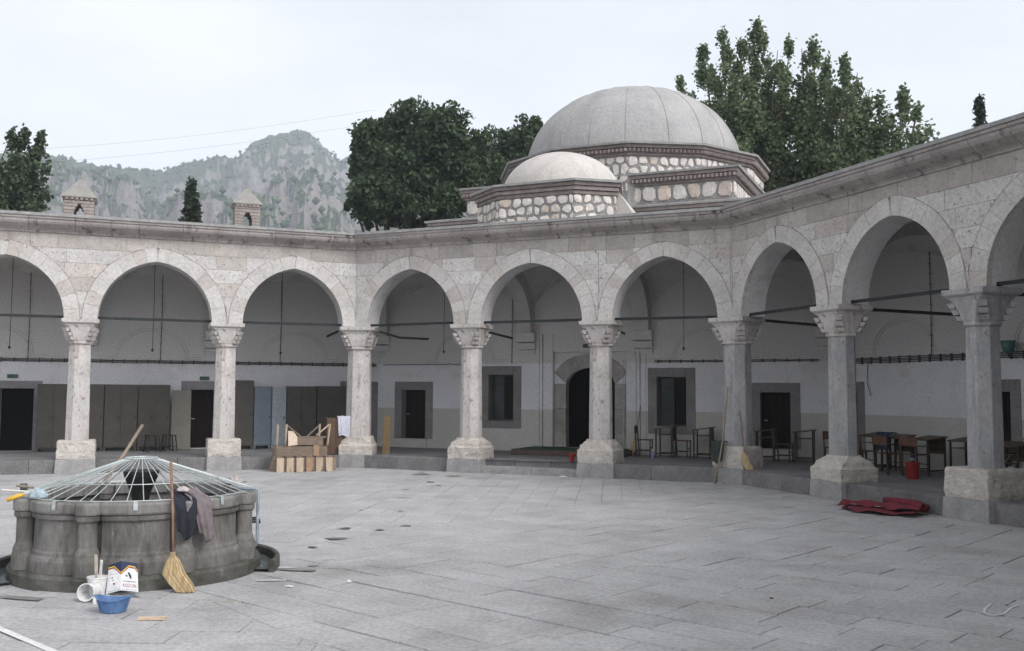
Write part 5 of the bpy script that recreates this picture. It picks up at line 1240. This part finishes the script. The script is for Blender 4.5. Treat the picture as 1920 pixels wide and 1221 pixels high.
pn = MB().box(-.25,.25,-.012,.012,0,1.62).build('board', mat('pale_board', (.155,.145,.125), (.19,.18,.155), 2, .7), bevel=.003); p = W(1,.79,AW-.55,ZF+.02); pn.location = p; pn.rotation_euler = (-.12,0,PI/4); tag(pn, 'pale board leaning against the wall beside the left brown door', 'board')
def stool(u, off, label):
    t = thing('stool', label, 'stool', W(1,u,off,ZF), PI/4+.3, 'stools by the lockers')
    MB().box(-.15,.15,-.15,.15,.42,.445).build('seat', CHL, t, bevel=.01)
    for sx in (-1,1):
        for sy in (-1,1): MB().bar((sx*.17,sy*.17,0),(sx*.12,sy*.12,.42), .025).build('leg', IRON, t)
    MB().bar((-.15,-.15,.14),(.15,-.15,.14), .018).build('stretcher', IRON, t); MB().bar((-.15,.15,.14),(.15,.15,.14), .018).build('stretcher', IRON, t)
stool(.05, 14.35, 'dark stool in front of the lockers, the left one of two'); stool(.48, 14.5, 'dark stool in front of the lockers, the right one of two')
for k, (s_, u, z, lb) in enumerate(((1,-3.42,2.28,'small green plate above the dark doorway at left'),(1,1.40,2.275,'small green plate above the left brown door'),(0,.14,3.21,'small green plate above the arched entrance'))):
    o = MB().box(-.13,.13,-.008,0,-.05,.05).build('sign_plate', mat('green_plate', (.035,.075,.06), (.06,.11,.085), 18, .5), bevel=.004); o.location = W(s_, u, AW-.022-(.02 if k < 2 else .30*-1 if False else 0), z); o.rotation_euler = (0,0,s_*PI/4); tag(o, lb, 'sign', 'green plates')
# ------------------------------------------------------------------ wood pile by the left corner column
W1 = mat('raw_pine', (.38,.30,.215), (.50,.41,.31), 6, .8, .004, 40, stretch=(4,4,.7), rnd=.12); W2 = mat('brown_board', (.17,.128,.098), (.26,.20,.155), 5, .8, .004, 40, stretch=(1,1,4), rnd=.15)
def wp(u, off, z): return W(1, u, off, z)
pl = thing('pallet', 'low pallet of raw pine boards standing on the paving by the corner column', 'pallet', wp(3.47,10.85,0), PI/4)
for k in range(6):
    x = -.62+k*.232; w_ = .082; h_ = .335
    poly = [(x-w_,0),(x+w_*.1,0),(x+w_*.2,.12),(x+w_*.4,.0),(x+w_,0),(x+w_,h_),(x-w_,h_)] if k == 1 else ([(x-w_,0),(x+w_*.6,0),(x+w_*.7,.1),(x+w_,.15),(x+w_,h_),(x-w_,h_)] if k in (3,4) else ([(x-w_*.7,0),(x+w_,0),(x+w_,h_),(x-w_,h_),(x-w_*.9,.12)] if k == 5 else [(x-w_,0),(x+w_,0),(x+w_,h_),(x-w_,h_)]))
    MB().prism(poly, -.30, -.278).build('front_board', W1 if k != 3 else mat('orange_pine', (.28,.185,.115), (.34,.235,.15), 6, .8), pl)
    MB().box(x-w_, x+w_, -.30, .42, h_+.003, h_+.022).build('top_slat', W2, pl)
for y in (-.22, .35): MB().box(-.72,.72,y-.02,y+.02,.02,h_).build('runner', W2, pl)
MB().bar((-.78,-.05,.0), (-.68,-.15,.34), .02, .2).build('side_board', W2, pl)
cb = thing('crate', 'brown wooden crate of old boards on top of the pallet', 'crate', wp(3.38,11.05,.36), PI/4)
for y in (-.22,.22): MB().box(-.62,.62,y-.011,y+.011,.0,.235).build('side_board', W2, cb)
for x in (-.62,.62): MB().box(x-.011,x+.011,-.208,.208,.0,.235).build('end_board', W2, cb)
MB().box(-.60,.60,-.20,.20,.0,.016).build('bottom_board', W2, cb)
for x in (-.52,.36): MB().box(x-.07,x+.07,-.258,-.234,-.0,.26).build('cleat', MATS['orange_pine'] if x > 0 else W2, cb)
tb2 = thing('bench', 'small plank bench standing on the crate', 'bench', wp(3.52,11.02,.60), PI/4)
MB().box(-.40,.46,-.14,.14,.20,.222).build('plank', W2, tb2); MB().box(-.36,.40,-.13,-.11,.02,.198).build('apron', W2, tb2); MB().box(.30,.34,-.12,.12,.0,.20).build('leg', MATS['orange_pine'], tb2); MB().box(-.36,-.33,-.12,.12,.0,.20).build('leg', W1, tb2)
for a0, a1, lb, m in (((2.84,11.1,.60),(2.85,11.1,1.12),'thin upright lath at the left of the wood pile',W1), ((3.05,11.1,.60),(3.06,11.12,1.12),'thin upright lath second from left in the wood pile',W1), ((3.84,11.0,.83),(3.85,11.0,1.13),'thin upright lath on the right of the small bench',W1),
    ((3.10,11.2,1.08),(3.42,11.25,.82),'slanting lath falling to the right in the wood pile',W2), ((3.58,11.2,.82),(3.86,11.2,1.08),'slanting lath rising to the right in the wood pile',W2), ((3.80,11.2,.84),(4.12,11.25,1.10),'second slanting lath rising to the right in the wood pile',W1), ((4.08,11.2,.60),(4.15,11.25,1.12),'stout lath at the right end of the wood pile',W1)):
    tag(MB().bar(wp(*a0), wp(*a1), .035, .03).build('lath', m), lb, 'lath', 'laths of the wood pile')
o = MB().prism([(-.10,0),(.12,.03),(.12,.22),(.04,.33),(.02,.36),(-.10,.37)], -.008, .008).build('pale_panel', mat('pale_ply', (.55,.44,.34), (.64,.54,.44), 4, .8)); o.location = wp(3.17,10.86,.60); o.rotation_euler = (-.1,0,PI/4); tag(o, 'pale broken plywood piece in front of the wood pile', 'board')
cbn = thing('cupboard', 'brown wooden cupboard behind the white cloth by the corner column', 'cupboard', wp(4.50,11.95,ZF+.01), PI/4)
MB().box(-.34,.34,-.18,.18,0,.93).build('carcass', mat('brown_cupboard', (.085,.052,.034), (.12,.075,.05), 4, .7, stretch=(4,4,.6)), cbn, bevel=.005); MB().box(-.33,-.12,-.195,-.181,.02,.92).build('door', MATS['brown_cupboard'], cbn); MB().box(-.11,.33,-.195,-.181,.02,.92).build('door', MATS['brown_cupboard'], cbn)
cloth('cloth', 'white cloth hanging over the brown cupboard', 'cloth', hang(wp(4.62,11.745,0), W(1,1,0), W(1,0,-1), .43, ZF+.955, .50, 12, .15), mat('lilac_white_cloth', (.47,.47,.55), (.56,.56,.63), 7, .95, .006, 60), .008)
o = MB().box(-.10,.10,-.012,.012,0,.98).build('plank', mat('ochre_plank', (.16,.105,.05), (.21,.145,.075), 5, .8, stretch=(4,4,.6)), bevel=.003); o.location = (-4.28,12.35,ZF); o.rotation_euler = (-.04,.02,.25); tag(o, 'ochre plank standing upright right of the thick corner column', 'plank')
# ------------------------------------------------------------------ red carpet thrown on the paving
RC = mat('red_carpet', (.115,.016,.024), (.165,.026,.036), 8, .95, .006, 80); 
rcp = thing('carpet', 'crumpled red carpet lying on the paving below the right porch', 'carpet', (0,0,0))
g = []
P0, P1 = gp(1584,950), gp(1735,962); ux = (P1-P0); L_ = ux.length; ux.normalize(); uy = Vector((-ux.y, ux.x, 0))
def rcol(x, y, z): p = P0+ux*x+uy*y; return (p.x, p.y, z)
def fold(name, edge_lo, edge_hi, zf, nx=30, ny=14):
    V = []; F = []
    for i in range(nx+1):
        f = i/nx
        for j in range(ny+1):
            q = j/ny; y = edge_lo(f)+(edge_hi(f)-edge_lo(f))*q; V.append(rcol(f*L_, y, max(.012, zf(f, q))))
    for i in range(nx):
        for j in range(ny): F.append((i*(ny+1)+j, (i+1)*(ny+1)+j, (i+1)*(ny+1)+j+1, i*(ny+1)+j+1))
    o = MB().add(V, F).build(name, RC, rcp, smooth=True); s = o.modifiers.new('s','SOLIDIFY'); s.thickness = .006; s.offset = 1
fold('lower_layer', lambda f: -.10-.55*math.sin(min(1, f*1.9)*PI/2)+.2*f+.04*math.sin(f*17), lambda f: .28-.1*f, lambda f, q: .015+.05*abs(math.sin(f*7.5+.6))*(1-q)**2*(f > .12)+.03*math.sin(q*PI)+.03*q)
fold('upper_layer', lambda f: -.28+.12*math.sin(f*6)+.05*f, lambda f: .34-.12*f, lambda f, q: .075+.06*math.sin(q*PI)**2+.04*math.sin(f*9+q*4)**2*(1-.5*q)+.02*f)
MB().tube([rcol(.45*L_*.9, .40, .15), rcol(.62*L_, .33, .14), rcol(.85*L_, .22, .13), rcol(1.0*L_, .12, .10)], [.06,.075,.08,.07], 12).build('rolled_edge', RC, rcp, smooth=True)
# ------------------------------------------------------------------ cables, lamp cords, lamp
def wallcable(side, u0, u1, z, label, n=2, gap=.05, clips=True, sag=.0):
    t = thing('cable_run', label, 'cable', rz=side*PI/4, group='cable runs on the porch walls')
    for k in range(n):
        m = MB(); K = 24; m.tube([(u0+(u1-u0)*i/K, AW-.03, z-gap*k+random.uniform(-.006,.006)-sag*math.sin(i*2.1)*.4) for i in range(K+1)], .010, 5); m.build('cable', CABLE, t)
    if clips:
        x = u0+.1
        while x < u1: MB().box(x-.012, x+.012, AW-.05, AW, z-gap*(n-1)-.03, z+.03).build('clip', CLIPM, t); x += .30
    return t
wallcable(1, -6.2, 6.3, 2.745, 'bundle of clipped cables along the left porch wall', 3, .03)
wallcable(0, -6.3, -3.2, 2.73, 'thin sagging cable on the middle wall left of the entrance', 1, 0, False, .02)
wallcable(0, 2.02, 6.2, 2.785, 'clipped cable above the right window of the middle wall', 2, .03)
wallcable(-1, -6.2, 5.5, 2.77, 'ladder-like clipped cables along the right porch wall', 4, .035)
def cord(side, u, off, ztop, zbot, label, r=.010, plug=True, m=CABLE):
    t = thing('hanging_cord', label, 'cord', W(side, u, off, 0), side*PI/4, 'cords hanging from the vaults')
    MB().tube([(0,0,ztop), (.01,.0,(ztop+zbot)/2), (0,0,zbot)], r, 5).build('wire', m, t)
    if plug: MB().lathe([(.012,0),(.028,.02),(.028,.06),(.012,.08)], 10, (0,0,zbot-.03)).build('lamp_holder', IRON, t)
    else:
        z = zbot
        while z < ztop-.1: MB().box(-.02,.02,-.015,.015,z,z+.02).build('clip', CLIPM, t); z += .22
for side, u, nm in ((1,-3.3,'left-hand bay of the left arcade'), (1,0,'middle bay of the left arcade'), (1,3.25,'bay nearest the left corner'), (0,-3.25,'bay left of the entrance bay'), (0,3.3,'bay right of the entrance bay'), (-1,-3.25,'bay right of the corner column'), (-1,0,'bay behind the red carpet')):
    cord(side, u-.03, 13.6, 5.6, 2.95 if side == 1 else 3.0, f'hanging lamp cord in the {nm}', .009)
    cord(side, u+.22 if side else u+1.15, AW-.04, 5.25, 2.76, f'clipped vertical conduit on the wall of the {nm}', .010, False)
lp = thing('wall_lamp', 'green enamel lamp shade beside the nearest column at right edge', 'lamp', W(-1,-.86,AW-.25,2.86), -PI/4)
MB().lathe([(.04,-.13),(.09,-.10),(.125,.0),(.135,.12),(.128,.12),(.115,.0),(.08,-.09),(.0,-.11)], 24, cap=False).build('shade', mat('green_enamel', (.06,.12,.12), (.09,.16,.155), 5, .35), lp, smooth=True)
MB().tube([(0,0,-.12),(0,.02,-.2),(0,.22,-.2)], .012, 6).build('bracket', IRON, lp)
o = MB().tube([(W(-1,-5.0,AW-.03).x, W(-1,-5.0,AW-.03).y, 2.7), (W(-1,-5.02,AW-.05).x, W(-1,-5.02,AW-.05).y, 2.2), (W(-1,-4.9,AW-.05).x, W(-1,-4.9,AW-.05).y, 1.9)], .008, 5).build('loose_wire', CABLE); tag(o, 'loose wire hanging down the right porch wall', 'wire')
# open vertical joints in the masonry above two columns
for u_, z0_, z1_ in ((1.76, 3.72, 5.12), (4.80, 3.75, 5.3)):
    m = MB(); zz = z0_
    while zz < z1_: m.bar((u_+random.uniform(-.004,.004), FRONT-.0065, zz), (u_+random.uniform(-.004,.004), FRONT-.0065, zz+.13), .010, .003, (0,1,0)); zz += .12
    m.build('open_joint', JOINT, ARC[0][0])
